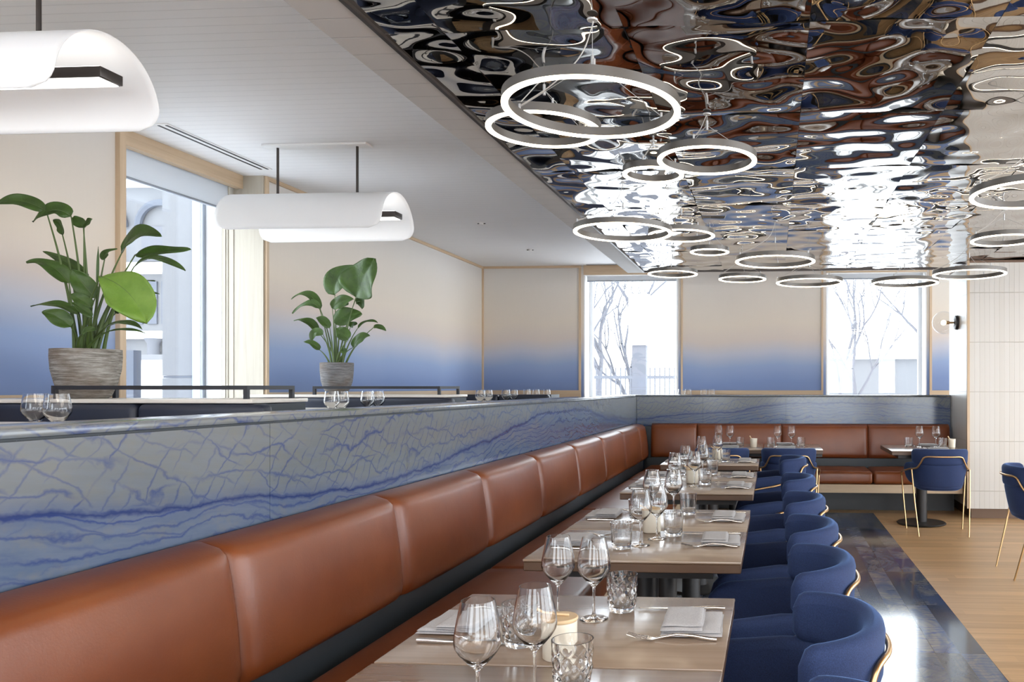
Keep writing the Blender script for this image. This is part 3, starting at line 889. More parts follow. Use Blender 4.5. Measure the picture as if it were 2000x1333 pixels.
for y, lb in ((1.335, 'blue armchair nearest the camera, mostly cut by the bottom edge'),
              (1.98, 'blue armchair in front at bottom right, facing the second table'),
              (2.66, 'blue armchair second from the front, behind the foreground one'),
              (3.33, 'blue armchair third from the front along the table row'),
              (4.12, 'blue armchair fourth from the front along the table row'),
              (5.05, 'blue armchair fifth from the front along the table row'),
              (6.42, 'blue armchair last in the row, facing the last table')):
    ch.put((-.012, y, 0), PI/2, lb, G2)
ch.put((-.47, 7.50, 0), 0, 'blue armchair seen from behind at the left rear bench table, half hidden by tumblers', 'blue armchairs at the rear bench')
ch.put((.155, 7.50, 0), 0, 'blue armchair seen from behind at the middle of the rear bench', 'blue armchairs at the rear bench')
ch.put((1.545, 7.50, 0), 0, 'blue armchair seen from behind at the right end of the rear bench', 'blue armchairs at the rear bench')
ch.put((1.965, 5.84, 0), -PI/2, 'blue armchair alone at the right edge, cut by the frame')

# ================================================================ TABLEWARE
def inner(prof, t):
    return [(max(0, r - t), z) for r, z in prof]
def make_wine():
    r = thing('wine_glass', 'x', 'wine glass')
    bowl = [(.0045, .084), (.0095, .089), (.022, .101), (.0345, .116), (.0415, .128), (.0435, .138), (.0425, .150), (.0395, .168), (.0355, .188), (.0315, .206), (.0300, .212)]
    inn = [(.0288, .212), (.0303, .206), (.0343, .188), (.0383, .168), (.0412, .150), (.0418, .140), (.0400, .129), (.0328, .1175), (.020, .103), (.006, .095), (0, .094)]
    b = MB(); b.lathe([(0, 0), (.036, 0), (.0365, .0012), (.034, .0024), (.014, .0052), (.006, .010), (.0036, .020), (.0031, .050), (.0036, .078)] + bowl + inn, 36)
    b.build('glass_body', M['crystal'], r, True, 70)
    return r
def make_tumbler(kind=0):
    r = thing('water_tumbler', 'x', 'tumbler')
    H = .098
    def fn(rr, z, a):
        if rr > .0345 and .012 < z < .088:
            if kind == 0: k = math.cos(9*a + (PI if int(z/.0165) % 2 else 0)) * abs(math.sin(z/.0165*PI))
            else: k = math.cos(20*a) * .5 + math.cos(z*2*PI/.008) * .5
            return rr + (.0027 if kind == 0 else .0011) * k * min(1, (z-.012)/.01) * min(1, (.088-z)/.02)
        return rr
    out = [(0, 0), (.030, 0), (.0335, .002), (.0345, .008)]
    nz = 22
    for i in range(nz): z = .010 + (H-.010)*i/(nz-1); out.append((.0352 + .0068*(z/H)**.9, z))
    inn = [(.0395, H), (.0375, .07), (.0350, .035), (.0325, .018), (.027, .013), (0, .012)]
    b = MB(); b.lathe(out + inn, 64, fn=fn if True else None)
    b.build('glass_body', M['crystal'], r, True, 60); return r
def make_small_pot():
    r = thing('sugar_pot', 'x', 'pot')
    MB().lathe([(0, 0), (.034, 0), (.0375, .003), (.0385, .082), (.0365, .083), (.0355, .076), (.034, .01), (0, .008)], 40).build('ceramic_body', M['ceramic'], r, True, 50)
    b = MB(); b.lathe([(0, .0835), (.039, .0835), (.0405, .086), (.0405, .0895), (.039, .0915), (0, .0915)], 40); b.build('wooden_lid', M['lidwood'], r, True, 50)
    b = MB(); b.tube([(.02, .0, .094), (-.01, .002, .0965), (-.034, .004, .099), (-.05, .006, .107)], [.003, .0028, .0028, .0034], 8); b.build('spoon', M['lidwood'], r)
    return r
def make_cream_pot():
    r = thing('cream_pot', 'x', 'pot')
    MB().lathe([(0, 0), (.030, 0), (.033, .004), (.037, .086), (.0345, .086), (.031, .01), (0, .009)], 32).build('ceramic_body', M['ceramic'], r, True, 50)
    b = MB(); b.tube([(.015, 0, .02), (-.015, 0, .07), (-.040, 0, .112)], [.003, .0035, .006], 8); b.build('spoon', M['lidwood'], r)
    return r
def make_napkin():
    r = thing('folded_napkin', 'x', 'napkin')
    def slab(x0, x1, y0, y1, z0, th, seed, fold):
        nx, ny = 16, 18; top = []; bot = []
        for i in range(nx+1):
            rt, rb = [], []
            for j in range(ny+1):
                u, v = i/nx, j/ny
                x = x0 + (x1-x0)*u; y = y0 + (y1-y0)*v
                wv = .0016*mnoise.noise(Vector((x*22+seed, y*22, seed)))
                e = min(u, 1-u, v if not fold else v*3, 1-v); k = min(1, e/.06)
                sk = math.sqrt(max(0, 1-(1-k)**2))
                rt.append((x + wv, y + wv*1.5, z0 + th*.5 + th*.5*sk + wv))
                rb.append((x + wv, y + wv*1.5, z0 + th*.5 - th*.5*sk + (wv if z0 > .004 else 0)*.3))
            top.append(rt); bot.append(rb)
        b.grid(top); b.grid([list(reversed(q)) for q in bot])
    b = MB(); slab(-.074, .074, -.098, .092, .0008, .0065, 1.0, 0); slab(-.073, .071, -.090, .092, .0075, .0060, 5.0, 0)
    b.build('lower_folds', M['linen'], r, True, 60)
    b = MB(); slab(-.074, .028, -.094, .094, .0138, .0055, 9.0, 0); slab(-.072, .024, -.075, .094, .0195, .0050, 13.0, 0)
    b.build('upper_fold', M['linen'], r, True, 60)
    return r
def make_knife():   # blade points to -X
    r = thing('table_knife', 'x', 'knife')
    b = MB(); pts = [(.118, 0, .0055), (.09, 0, .0060), (.05, 0, .0050), (.015, 0, .0042), (0, 0, .0042)]
    b.tube(pts, [.0050, .0055, .0045, .0034, .0030], 10); b.build('handle', M['steel'], r, True, 60)
    b = MB(); rows = []
    for i in range(13):
        t = i/12; x = -.115*t; w_ = .0085*(1 - t**5)*.95 + .0006; 
        rows.append([(x, -w_*.8, .0038), (x, 0, .0050), (x, w_, .0030), (x, 0, .0024), (x, -w_*.8, .0038)])
    b.grid(rows); b.build('blade', M['steel'], r, True, 60); return r
def make_fork():    # tines point to -X
    r = thing('table_fork', 'x', 'fork')
    b = MB(); pts = [(.105, 0, .0050), (.085, 0, .0065), (.05, 0, .0125), (.01, 0, .0150), (-.025, 0, .0080), (-.04, 0, .0045)]
    b.tube(pts, [.0056, .0050, .0036, .0029, .0030, .0034], 10)
    b.build('handle', M['steel'], r, True, 60)
    rows = []; b = MB()
    for i in range(7):
        t = i/6; x = -.036 - .026*t; w_ = .0045 + .0085*math.sin(t*PI/2)
        z = .0042 - .0018*math.sin(PI*t) + .001*t
        rows.append([(x, -w_, z+.0014), (x, 0, z), (x, w_, z+.0014), (x, 0, z+.0014), (x, -w_, z+.0014)])
    b.grid(rows)
    for k in range(4):
        y = -.0105 + .007*k
        b.tube([(-.060, y, .0060), (-.085, y, .0085), (-.108, y*.95, .0150)], [.0016, .0014, .0009], 6)
    b.build('tines', M['steel'], r, True, 60); return r
wine = Proto(make_wine()); tum = [Proto(make_tumbler(0)), Proto(make_tumbler(1))]
spot = Proto(make_small_pot()); cpot = Proto(make_cream_pot()); nap = Proto(make_napkin()); kn = Proto(make_knife()); fk = Proto(make_fork())
ZTB = .7503
def setting(x, y, rz, who, key, jit=0, fork_dy=-.115, knife_dy=.145, fdx=0, kdx=0, gsfx=''):
    """rz = 0: diner on the +X side, looking toward -X"""
    where = TB[key][1]
    R = Matrix.Rotation(rz, 4, 'Z')
    def at(dx, dy): v = R @ Vector((dx, dy, 0)); return (x + v.x, y + v.y, ZTB)
    nap.put(at(0, 0), rz + jit, 'folded grey napkin at the %s seat %s' % (who, where), 'grey linen napkins')
    fk.put(at(-.040+fdx, fork_dy), rz + jit*.5 - .03, 'steel fork at the %s seat %s' % (who, where), 'table forks')
    kn.put(at(-.045+kdx, knife_dy), rz + jit*.5, 'steel knife at the %s seat %s' % (who, where), 'table knives')
rj = random.Random(5)
for k in ('1a', '1b', '2a', '2b', '3a', '3b', '4'):
    y = YC[k]
    off = {'1a': 0, '1b': .015, '2a': .07, '2b': .03, '3a': .02, '3b': .0, '4': .0}[k]
    setting(-.197, y + off, rj.uniform(-.03, .03), 'armchair', k, rj.uniform(-.03, .03))
    lo = {'1a': .02, '1b': -.01, '2a': .03, '2b': .08, '3a': .0, '3b': .0, '4': .0}[k]
    setting(-.785, y + lo, PI + rj.uniform(-.03, .03), 'banquette', k, rj.uniform(-.04, .04), kdx=-.03, fdx=-.02)
def g_wine(x, y, lb, key): wine.put((x, y, ZTB), rj.uniform(0, 3), 'clear stemmed wine glass %s %s' % (lb, TB[key][1]), 'stemmed wine glasses')
def g_tum(x, y, lb, key, kind=0): tum[kind].put((x, y, ZTB), rj.uniform(0, 3), 'clear textured water tumbler %s %s' % (lb, TB[key][1]), 'water tumblers')
def g_pot(x, y, key, cream=False):
    (cpot if cream else spot).put((x, y, ZTB), 0.2, ('cream ceramic pot with a spoon %s' if cream else 'pale ceramic pot with wooden lid and spoon %s') % TB[key][1], 'condiment pots')
g_wine(-.535, 1.405, 'at the left', '1a'); g_wine(-.463, 1.515, 'at the right', '1a'); g_tum(-.397, 1.549, 'at the right', '1a')
g_wine(-.556, 2.022, 'at the left', '1b'); g_wine(-.46, 2.014, 'at the right', '1b'); g_tum(-.402, 2.095, 'at the right', '1b'); g_tum(-.585, 1.80, 'at the left', '1b'); g_pot(-.470, 1.722, '1b')
g_wine(-.498, 2.964, 'at the left', '2a'); g_wine(-.455, 3.10, 'at the right', '2a'); g_tum(-.559, 2.905, 'at the left', '2a', 1); g_tum(-.398, 3.167, 'at the right', '2a', 1); g_pot(-.498, 3.242, '2a')
g_wine(-.56, 3.66, 'at the left', '2b'); g_wine(-.464, 3.704, 'at the right', '2b'); g_tum(-.395, 3.70, 'at the right', '2b', 1); g_tum(-.60, 3.50, 'at the left', '2b', 1)
for k, dy in (('3a', 0), ('3b', 0)):
    y = YC[k]
    g_wine(-.575, y - .09, 'at the left', k); g_wine(-.47, y + .03, 'at the right', k)
    g_tum(-.41, y + .10, 'at the right', k, 1); g_tum(-.60, y - .01 + .06, 'at the left', k, 1)
g_pot(-.50, 4.92, '3a')
y = YC['4']; g_wine(-.56, y - .12, 'at the left', '4'); g_wine(-.44, y + .02, 'at the right', '4'); g_tum(-.375, y - .03, 'at the right', '4', 1); g_tum(-.50, y - .02, 'at the left', '4', 1); g_pot(-.455, y + .17, '4')
# rear bench tables: diners face along Y
def setting_y(x, yf, yb, key):
    if yf: setting(x, yf, -PI/2, 'armchair', key, rj.uniform(-.03, .03), kdx=.0)
    setting(x, yb, PI/2, 'bench', key, rj.uniform(-.03, .03))
setting_y(-.42, 7.74, 8.24, '5a'); setting_y(.135, 7.74, 8.24, '5b'); setting_y(1.59, 7.66, 8.18, '6')
g_wine(-.545, 8.02, 'at the left', '5a'); g_wine(-.425, 7.97, 'at the right', '5a'); g_tum(-.32, 7.93, 'at the right', '5a', 1)
cpot.put((-.185, 7.93, ZTB), .2, 'cream ceramic pot with a spoon on the left rear bench table', 'condiment pots')
g_wine(.055, 7.98, 'at the left', '5b'); g_wine(.195, 7.96, 'at the right', '5b'); g_tum(-.01, 7.90, 'at the left', '5b', 1); g_tum(.29, 7.93, 'at the right', '5b', 1)
g_wine(1.475, 8.02, 'at the left', '6'); g_wine(1.64, 8.03, 'at the right', '6'); g_tum(1.36, 7.98, 'at the left', '6', 1); g_tum(1.685, 7.93, 'at the right', '6', 1); g_pot(1.785, 7.98, '6', True)

# ================================================================ RING PENDANTS
def make_ring(D):
    r = thing('ring_pendant', 'x', 'pendant lamp')
    R = D/2
    b = MB(); b.lathe([(R-.011, .003), (R+.011, .003), (R+.011, .036), (R-.011, .036)], 96, closed=True); b.build('ring_housing', M['ring_grey'], r, True, 40)
    b = MB(); b.lathe([(R-.0115, -.003), (R+.0115, -.003), (R+.0115, .0028), (R-.0115, .0028)], 96, closed=True); b.build('led_diffuser', M['ring_light'], r, True, 40)
    hub = .17
    for k in range(3):
        a = 2*PI*k/3 + .5
        x, y = R*math.cos(a), R*math.sin(a)
        b = MB(); b.tube([(x, y, .045), (0, 0, hub)], .0011, 5); b.tube([(x, y, .036), (x, y, .058)], .0045, 8); b.build('suspension_wire', M['wire'], r)
    b = MB(); b.lathe([(0, hub-.022), (.006, hub-.022), (.006, hub+.022), (0, hub+.022)], 12)
    b.build('wire_gripper', M['wire'], r)
    return r
def ring_top(o, D, zc, seed):
    """the cords from the gripper up to the mirror and the loop of supply cord, per height"""
    pass
RG = {.6: None, .45: None, .3: None}
rings = [(1157,215,.6,'largest looking, high at top centre'), (1063,255,.45,'just behind and left of the largest looking one'), (1381,315,.45,'under the red part of the mirror, right of the largest looking one'),
         (1276,342,.3,'small, tucked left below the one under the red reflection'), (1217,455,.6,'leftmost wide ring before the left rear window'), (1331,461,.45,'overlapping behind the leftmost wide ring'),
         (1386,493,.3,'smallest, alone below the overlapping pair'), (1514,512,.6,'wide ring in the middle of the rear group'), (1314,536,.45,'lowest one in front of the left rear window'),
         (1450,546,.45,'lowest small one in front of the painted wall'), (1581,553,.6,'beside the left edge of the right rear window'), (1767,554.5,.6,'in front of the right rear window'),
         (1893,537,.6,'in front of the edge of the tiled pier'), (2018,381,.6,'upper one cut by the right edge'), (1961,470,.45,'lower one cut by the right edge')]
DZ = {.6: .98, .45: 1.075, .3: 1.12}
for i, (px, py, D, lb) in enumerate(rings):
    z = EZ + DZ[D]; rr = ray(px, py); t_ = (z - EZ)/rr[2]; loc = (rr[0]*t_, rr[1]*t_, z)
    rot = random.Random(i*7+1).uniform(0, 2)
    lab = 'glowing ring pendant, ' + lb
    if RG[D] is None:
        o = make_ring(D)
        hub = .17; hc = ZM - .014 - z
        b = MB(); b.tube([(0, 0, hub + .02), (0, 0, hc)], .0012, 5)
        b.build('hanging_wire', M['wire'], o)
        rq = random.Random(3)
        a = 2*PI/3 + .5; R = D/2
        pts = [(R*math.cos(a), R*math.sin(a), .05)]
        pts += [(R*.55*math.cos(a), R*.55*math.sin(a), hub*.62), (R*.12*math.cos(a), R*.12*math.sin(a), hub + .03 if hc > hub + .04 else hc - .02), (.004, .002, hc - .005)]
        b = MB(); b.tube(fillet(pts, .12, 6), .0022, 6); b.build('supply_cord', M['cord'], o)
        b = MB(); b.lathe([(0, hc - .004), (.018, hc - .004), (.02, hc + .001), (0, hc + .001)], 16); b.build('ceiling_rose', M['wire'], o)
        RG[D] = Proto(o)
    RG[D].put(loc, rot, lab, 'ring pendants under the mirror ceiling')

# ================================================================ FOLDED WHITE PENDANTS
def make_fold():
    r = thing('folded_sheet_pendant', 'x', 'pendant lamp')
    Lx, R, drop = 1.115, .229, .045
    ns, nx = 40, 40; Stot = PI*R + 2*drop; cr = .085
    rows = []
    for i in range(ns+1):
        s = Stot*i/ns
        if s < drop: y, z = -R, s - drop
        elif s > Stot - drop: y, z = R, (Stot - s) - drop
        else:
            a = (s-drop)/R; y = -R*math.cos(a); z = R*math.sin(a)
        e = min(s, Stot - s)
        ins = cr - math.sqrt(max(0, cr*cr - (cr - e)**2)) if e < cr else 0
        row = []
        for j in range(nx+1):
            u = j/nx; x = -Lx/2 + ins + (Lx - 2*ins)*u
            row.append((x, y, z))
        rows.append(row)
    # two skins of a 4 mm sheet
    b = MB(); b.grid(rows)
    o = b.build('folded_shade', M['white_metal'], r, True, 80)
    sm = o.modifiers.new('thickness', 'SOLIDIFY'); sm.thickness = .004; sm.offset = 0
    b = MB(); b.rbox((-.56, -.05, .062), (.56, .05, .100), .003); b.build('lamp_bar', M['bronze'], r, True, 40)
    b = MB(); b.box((-.548, -.042, .0585), (.548, .042, .0618)); b.build('light_strip', M['bar_light'], r, False)
    b = MB(); b.box((-.548, -.042, .1003), (.548, .042, .1033)); b.build('light_strip', M['bar_light'], r, False)
    for sx in (-.275, .275):
        b = MB(); b.tube([(sx, 0, .100), (sx, 0, ZC - 2.41 - .014)], .0085, 10); b.build('hanging_rod', M['bronze'], r)
    b = MB(); b.rbox((-.36, -.05, ZC - 2.41 - .016), (.36, .05, ZC - 2.41), .004); b.build('ceiling_plate', M['white_metal'], r, True, 40)
    return r
fp = Proto(make_fold())
fp.put((-2.975, 2.74, 2.41), 0, 'white folded sheet pendant lamp at top left, cut by the frame', 'folded white pendants')
fp.put((-3.03, 5.08, 2.41), 0, 'white folded sheet pendant lamp hanging before the left window', 'folded white pendants')

# ================================================================ WALL SCONCE
r = thing('globe_sconce', 'clear glass globe sconce with black base on the side of the tiled pier', 'wall lamp', (2.03, 8.80, 2.06))
RY = Matrix.Rotation(-PI/2, 4, 'Y')
MB().lathe([(0, 0), (.078, 0), (.080, .006), (.074, .030), (.03, .034), (.012, .040), (0, .040)], 36, RY).build('wall_plate', M['black_metal'], r, True, 40)
MB().lathe([(.011, .036), (.011, .085), (.019, .09), (.019, .125), (0, .125)], 20, RY).build('lamp_holder', M['brass'], r, True, 40)
b = MB(); pr = [(.030, .045)] + [(.125*math.sin(a), .150 - .125*math.cos(a)) for a in [.24 + (PI-.24)*k/22 for k in range(23)]]
b.lathe(pr, 40, RY); b.build('glass_globe', M['globe'], r, True, 80)
b = MB(); b.lathe([(0, .126), (.022, .132), (.028, .152), (.020, .172), (0, .178)], 20, RY); b.build('bulb', M['filament'], r)

# ================================================================ RAISED ZONE: BOOTHS, HIGH TABLES, TUMBLERS
def make_booth(seam=True, ledge=True, rail=True):
    r = thing('navy_booth', 'x', 'booth seat')
    # origin: floor of raised zone, x = right end of the ledge, y = near face
    H = 1.277 - ZR
    x0 = -(2.34 + XL) * -1
    L = abs(XL) - 2.375      # length back to the wall
    for a, c in ((-L, -L*.36), (-L*.36, .055 if ledge else 0)):
        b = MB(); b.rbox((a + .001, -.03, .40), (c - .001, .07, H - .002), .03, 4); b.build('back_cushion', M['navy_vinyl'], r, True, 50)
        b = MB(); b.rbox((a + .001, -.62, .34), (c - .001, -.032, .46), .03, 4); b.build('seat_cushion', M['navy_vinyl'], r, True, 50)
    b = MB(); b.box((-L, .071, 0), (-.002, .40, H - .004)); b.build('booth_body', M['dark_plinth'], r, False)
    b = MB(); b.box((-L, -.55, 0), (-.002, .07, .335)); b.build('plinth', M['kick'], r, False)
    if ledge:
        b = MB(); b.rbox((-L, -.012, H), (0, .42, H + .019), .003, 2); b.build('oak_ledge', M['ledge'], r, True, 40)
    if rail:
        q = .0095; z0 = H + .019; z1 = 1.358 - ZR
        xa, xb, ya, yb = -.985, -.055, .03, .37
        b = MB()
        for (x, y) in ((xa, ya), (xb, ya), (xb, yb), (xa, yb)): b.box((x-q, y-q, z0), (x+q, y+q, z1-2*q+.0))
        b.box((xa-q, ya-q, z1-.019), (xb+q, ya+q, z1)); b.box((xb-q, ya+q, z1-.019), (xb+q, yb-q, z1)); b.box((xa-q, yb-q, z1-.019), (xb+q, yb+q, z1))
        b.build('black_rail', M['black_metal'], r, False)
    return r
bo = Proto(make_booth())
GB = 'navy booths in the raised zone'
bo.put((-2.345, 3.43, ZR), 0, 'navy booth with an oak ledge carrying the larger potted plant', GB)
bo.put((-2.335, 5.50, ZR), 0, 'navy booth with an oak ledge carrying the smaller potted plant', GB)
b3 = make_booth(ledge=False, rail=False); b3.location = (-2.33, 8.13, ZR)
b3['label'] = 'navy booth without a ledge near the rear corner'; b3['group'] = GB
b = make_booth(ledge=False, rail=False); b.location = (-2.345, 1.36, ZR); b['label'] = 'navy booth at the left edge under the first white hanging lamp'; b['group'] = GB

def make_high_table():
    r = thing('booth_table', 'x', 'table')
    b = MB(); b.rbox((-.58, -.33, .725), (.58, .33, .75), .004); b.build('tabletop', M['ledge'], r)
    b = MB(); b.lathe([(.04, .02), (.04, .724)], 20); b.build('pedestal', M['pedestal'], r)
    b = MB(); b.lathe([(0, 0), (.25, 0), (.25, .012), (.05, .02), (0, .02)], 32); b.build('base_plate', M['pedestal'], r)
    return r
ht = Proto(make_high_table())
for i, (x, y, lb) in enumerate(((-2.95, 2.47, 'booth table with two tumblers behind the stone partition at far left'), (-2.95, 4.54, 'booth table behind the partition between the two potted plants'),
      (-2.95, 7.25, 'booth table behind the partition right of the smaller plant'), (-3.0, 9.12, 'booth table behind the partition near the rear corner'), (-.85, 9.84, 'table behind the rear partition with small tumblers'))):
    ht.put((x, y, ZR), 0, lb, 'tables in the raised zone')
def make_stemless():
    r = thing('stemless_tumbler', 'x', 'tumbler')
    out = [(0, 0), (.013, 0), (.016, .002), (.030, .018), (.041, .033), (.0435, .041), (.0425, .055), (.0385, .085), (.0355, .106)]
    inn = [(.0343, .106), (.0373, .085), (.0413, .055), (.0420, .042), (.0395, .035), (.028, .021), (.012, .008), (0, .0075)]
    b = MB(); b.lathe(out + inn, 28); b.build('glass_body', M['crystal'], r, True, 25); return r
stl = Proto(make_stemless())
pts = [(69, 828, 'leftmost tumbler'), (112, 827, 'second tumbler from the left'), (648, 797, 'left tumbler below the smaller plant'), (667, 797, 'right tumbler below the smaller plant'),
       (718, 793, 'left tumbler just right of the smaller plant'), (738, 793, 'right tumbler just right of the smaller plant'), (938, 784, 'left tumbler under the painted corner'), (953, 784, 'right tumbler under the painted corner'),
       (988, 782, 'fifth tumbler from the right'), (1003, 781, 'fourth tumbler from the right'), (1029, 780, 'third tumbler from the right'), (1047, 779.5, 'second tumbler from the right'), (1068, 779, 'rightmost tumbler')]
def xfor(px, X):
    q = ray(px, 0); return q[1] / q[0] * X
for px, py, lb in pts:
    X = -2.62; Y = xfor(px, X)
    if abs(px - 69) < 1: X = -2.78; Y = xfor(px, X)
    if px > 1020: X = {1029: -2.82, 1047: -2.80, 1068: -2.66}[px]; Y = xfor(px, X)
    stl.put((X, Y, ZR + .7503), rj.uniform(0, 1), 'clear stemless tumbler behind the long partition, %s' % lb, 'stemless tumblers in the raised zone')
for px, lb in ((1330, 'first'), (1344, 'second'), (1375, 'third'), (1390, 'fourth')):
    Y = 9.82; q = ray(px, 0); X = q[0] / q[1] * Y
    stl.put((X, Y, ZR + .7503), rj.uniform(0, 1), '%s tumbler from the left peeping over the rear partition' % lb, 'tumblers behind the rear partition')

# ================================================================ POTTED PLANTS
def blade(base, ctrl, tip, W, face, prof_p=.75, fold=.25, wave=.06, n=18, m=7, seed=0):
    """leaf blade with midrib base-ctrl-tip; W full width; face: vector of the upper side"""
    base, ctrl, tip, face = Vector(base), Vector(ctrl), Vector(tip), Vector(face)
    rows = []
    for i in range(n+1):
        t = i/n
        p = base*(1-t)**2 + ctrl*2*t*(1-t) + tip*t*t
        tg = ((ctrl-base)*(1-t) + (tip-ctrl)*t).normalized()
        side = tg.cross(face)
        side = side.normalized() if side.length > 1e-4 else Vector((1,0,0))
        up = side.cross(tg).normalized()
        wd = W/2 * (math.sin(PI*min(1, t**prof_p)))**.62 * (1 - .25*t) if 0 < t < 1 else .0006
        row = []
        for j in range(-m, m+1):
            s = j/m
            wob = wave*W*math.sin(9*t + seed + 2.2*s)*abs(s)
            row.append(tuple(p + side*(wd*s) + up*(fold*wd*abs(s)**1.3 + wob - .006*W*0 + (-.0016 if abs(j) == 0 else 0))))
        rows.append(row)
    b = MB(); b.grid(rows)
    return b, up
def plant(name, label, px0, Yp, pot_prof, z0, leaves, potm, thick=.004):
    c = atY(px0, PY, Yp); r = thing(name, label, 'plant', (c.x, Yp, z0))
    O = Vector((c.x, Yp, z0)); T = lambda p: p - O
    MB().lathe(pot_prof, 48).build('pot', potm, r, True, 50)
    Ht = max(z for q, z in pot_prof); Rt = [q for q, z in pot_prof if z > Ht - .01][0]
    MB().lathe([(0, Ht - .03), (Rt - .012, Ht - .028)], 32).build('soil', M['soil'], r)
    rg = random.Random(11)
    for k, L in enumerate(leaves):
        at_, tp, ct, W, dy, face, young = L
        q1 = atY(at_[0], at_[1], Yp + dy[0]); q2 = atY(tp[0], tp[1], Yp + dy[1])
        q3 = atY(ct[0], ct[1], Yp + (dy[0]+dy[1])/2) if ct else (q1+q2)/2 + Vector((0, 0, .02))
        # quadratic control so that the curve passes through the given middle point
        q3 = q3*2 - (q1+q2)/2
        Wm = W * 1.12 * Yp / FPX
        b, up = blade(T(q1), T(q3), T(q2), Wm, face, prof_p=1.3 if young else .75, seed=k)
        o = b.build('leaf', M['leaf_young'] if young else M['leaf'], r, True, 80)
        sm = o.modifiers.new('thickness', 'SOLIDIFY'); sm.thickness = .0012
        # stalk
        bx = (q1.x - c.x)*.18 + rg.uniform(-.02, .02); by = (q1.y - Yp)*.3 + rg.uniform(-.03, .03)
        p0 = Vector((bx, by, Ht - .035)); p3 = T(q1); p1 = p0 + (p3-p0)*.45 + Vector((-(p3.x-bx)*.22, 0, .03))
        n = 12; pp = [p0*(1-t)**2 + p1*2*t*(1-t) + p3*t*t for t in [i/n for i in range(n+1)]]
        b = MB(); b.tube(pp, [thick*(1.9 - 1.35*i/n) for i in range(n+1)], 7)
        # midrib continues along the leaf underside
        mr = [T(q1)*(1-t)**2 + T(q3)*2*t*(1-t) + T(q2)*t*t - up*.002 for t in [i/8*.85 for i in range(9)]]
        b.tube(mr, [thick*.5*(1-.85*i/8) for i in range(9)], 5)
        s_ = b.build('stalk', M['stalk'], o)
    # spears in the heart
    return r
F = (0, -1, .5); U = (0, -.35, 1); SD = (0, -.6, .8)
p1l = [((90,412),(-14,400),(38,392),30,(-.05,-.12),(0,-1,.5),0), ((139,423),(64,434),(103,410),36,(0,-.08),(0,-1,.6),0), ((122,459),(104,430),(118,440),22,(0,0),(-.4,-1,.2),0),
       ((164,446),(144,423),(152,432),22,(.02,.02),(.6,-1,.3),0), ((163,446),(180,428),(174,434),20,(.02,.02),(-.4,-1,.3),0), ((238,494),(315,462),(270,458),42,(0,-.05),(-.25,-1,.55),0),
       ((204,508),(229,486),(208,494),18,(.05,.08),(0,-.8,.6),0), ((264,498),(373,487),(316,492),30,(.02,.05),(0,-1,.7),0), ((262,521),(362,529),(305,505),26,(-.03,-.05),(0,-.6,1),0),
       ((172,545),(84,492),(128,512),24,(.04,.08),(.2,-.8,.8),0), ((135,554),(51,513),(98,519),34,(-.04,-.08),(0,-.7,.9),0), ((186,582),(141,526),(160,552),38,(-.09,-.12),(.5,-1,.3),0),
       ((196,540),(287,632),(250,572),84,(-.14,-.17),(.35,-1,.35),1), ((236,556),(303,549),(270,549),18,(.05,.08),(0,-.3,1),0), ((152,614),(60,599),(108,595),24,(-.05,-.1),(0,-.6,1),0),
       ((139,639),(82,611),(110,618),34,(-.1,-.14),(.1,-1,.6),0), ((208,639),(277,643),(243,630),20,(-.06,-.1),(0,-.5,1),0), ((216,646),(287,652),(250,644),10,(-.1,-.1),(0,-.5,1),0),
       ((180,601),(137,575),(158,585),26,(-.12,-.14),(.2,-1,.5),0), ((180,620),(139,590),(160,603),16,(-.15,-.15),(.2,-1,.5),0), ((161,652),(188,644),(174,645),18,(-.15,-.15),(0,-.8,.6),0),
       ((226,612),(247,590),(236,598),26,(.05,.05),(0,-1,.5),0), ((240,566),(311,574),(275,571),16,(.08,.1),(0,-.7,.8),0), ((215,600),(240,572),(226,582),22,(.08,.08),(0,-1,.5),0),
       ((190,560),(192,482),(191,520),5,(0,0),(1,-1,0),0)]
plant('potted_plant', 'large potted bird of paradise in a wide striated pot on the ledge at left', 169, 3.63,
      [(0, 0), (.085, 0), (.098, .010), (.122, .070), (.138, .140), (.142, .20), (.141, .238), (.134, .239), (.131, .20), (.12, .06), (0, .03)], ZR + 1.277 - ZR + .0192, p1l, M['pot'], .0048)
p2l = [((654,577),(702,522),(662,542),46,(0,.03),(-.1,-1,.2),0), ((695,581),(732,505),(708,546),78,(-.05,-.1),(-.1,-1,.05),0), ((626,605),(569,585),(600,575),22,(0,-.05),(.1,-.6,1),0),
       ((624,603),(571,613),(601,593),20,(-.05,-.08),(0,-.7,.8),0), ((649,603),(691,585),(668,590),30,(-.06,-.04),(0,-1,.4),0), ((695,585),(707,604),(705,590),20,(.03,.05),(-.2,-1,.3),0),
       ((651,628),(707,613),(680,618),38,(-.02,.02),(0,-1,.3),0), ((644,641),(617,621),(630,626),18,(-.06,-.08),(0,-.9,.7),0), ((621,649),(574,627),(600,628),20,(-.02,-.05),(0,-.6,1),0),
       ((699,641),(738,631),(718,628),14,(0,.03),(0,-.5,1),0), ((690,679),(723,657),(705,661),24,(-.03,-.02),(0,-1,.6),0), ((631,654),(608,668),(615,650),18,(-.05,-.06),(.3,-1,.3),0),
       ((624,684),(593,668),(609,671),16,(-.06,-.08),(0,-.7,1),0), ((680,664),(657,641),(668,650),26,(-.09,-.09),(.3,-1,.3),0), ((684,640),(698,633),(690,634),16,(.05,.06),(0,-.8,.6),0),
       ((676,690),(666,680),(670,684),12,(-.06,-.06),(0,-1,.4),0), ((730,640),(754,647),(742,639),12,(.03,.04),(0,-.8,.6),0), ((668,600),(680,583),(673,590),24,(.02,.04),(0,-1,.3),0)]
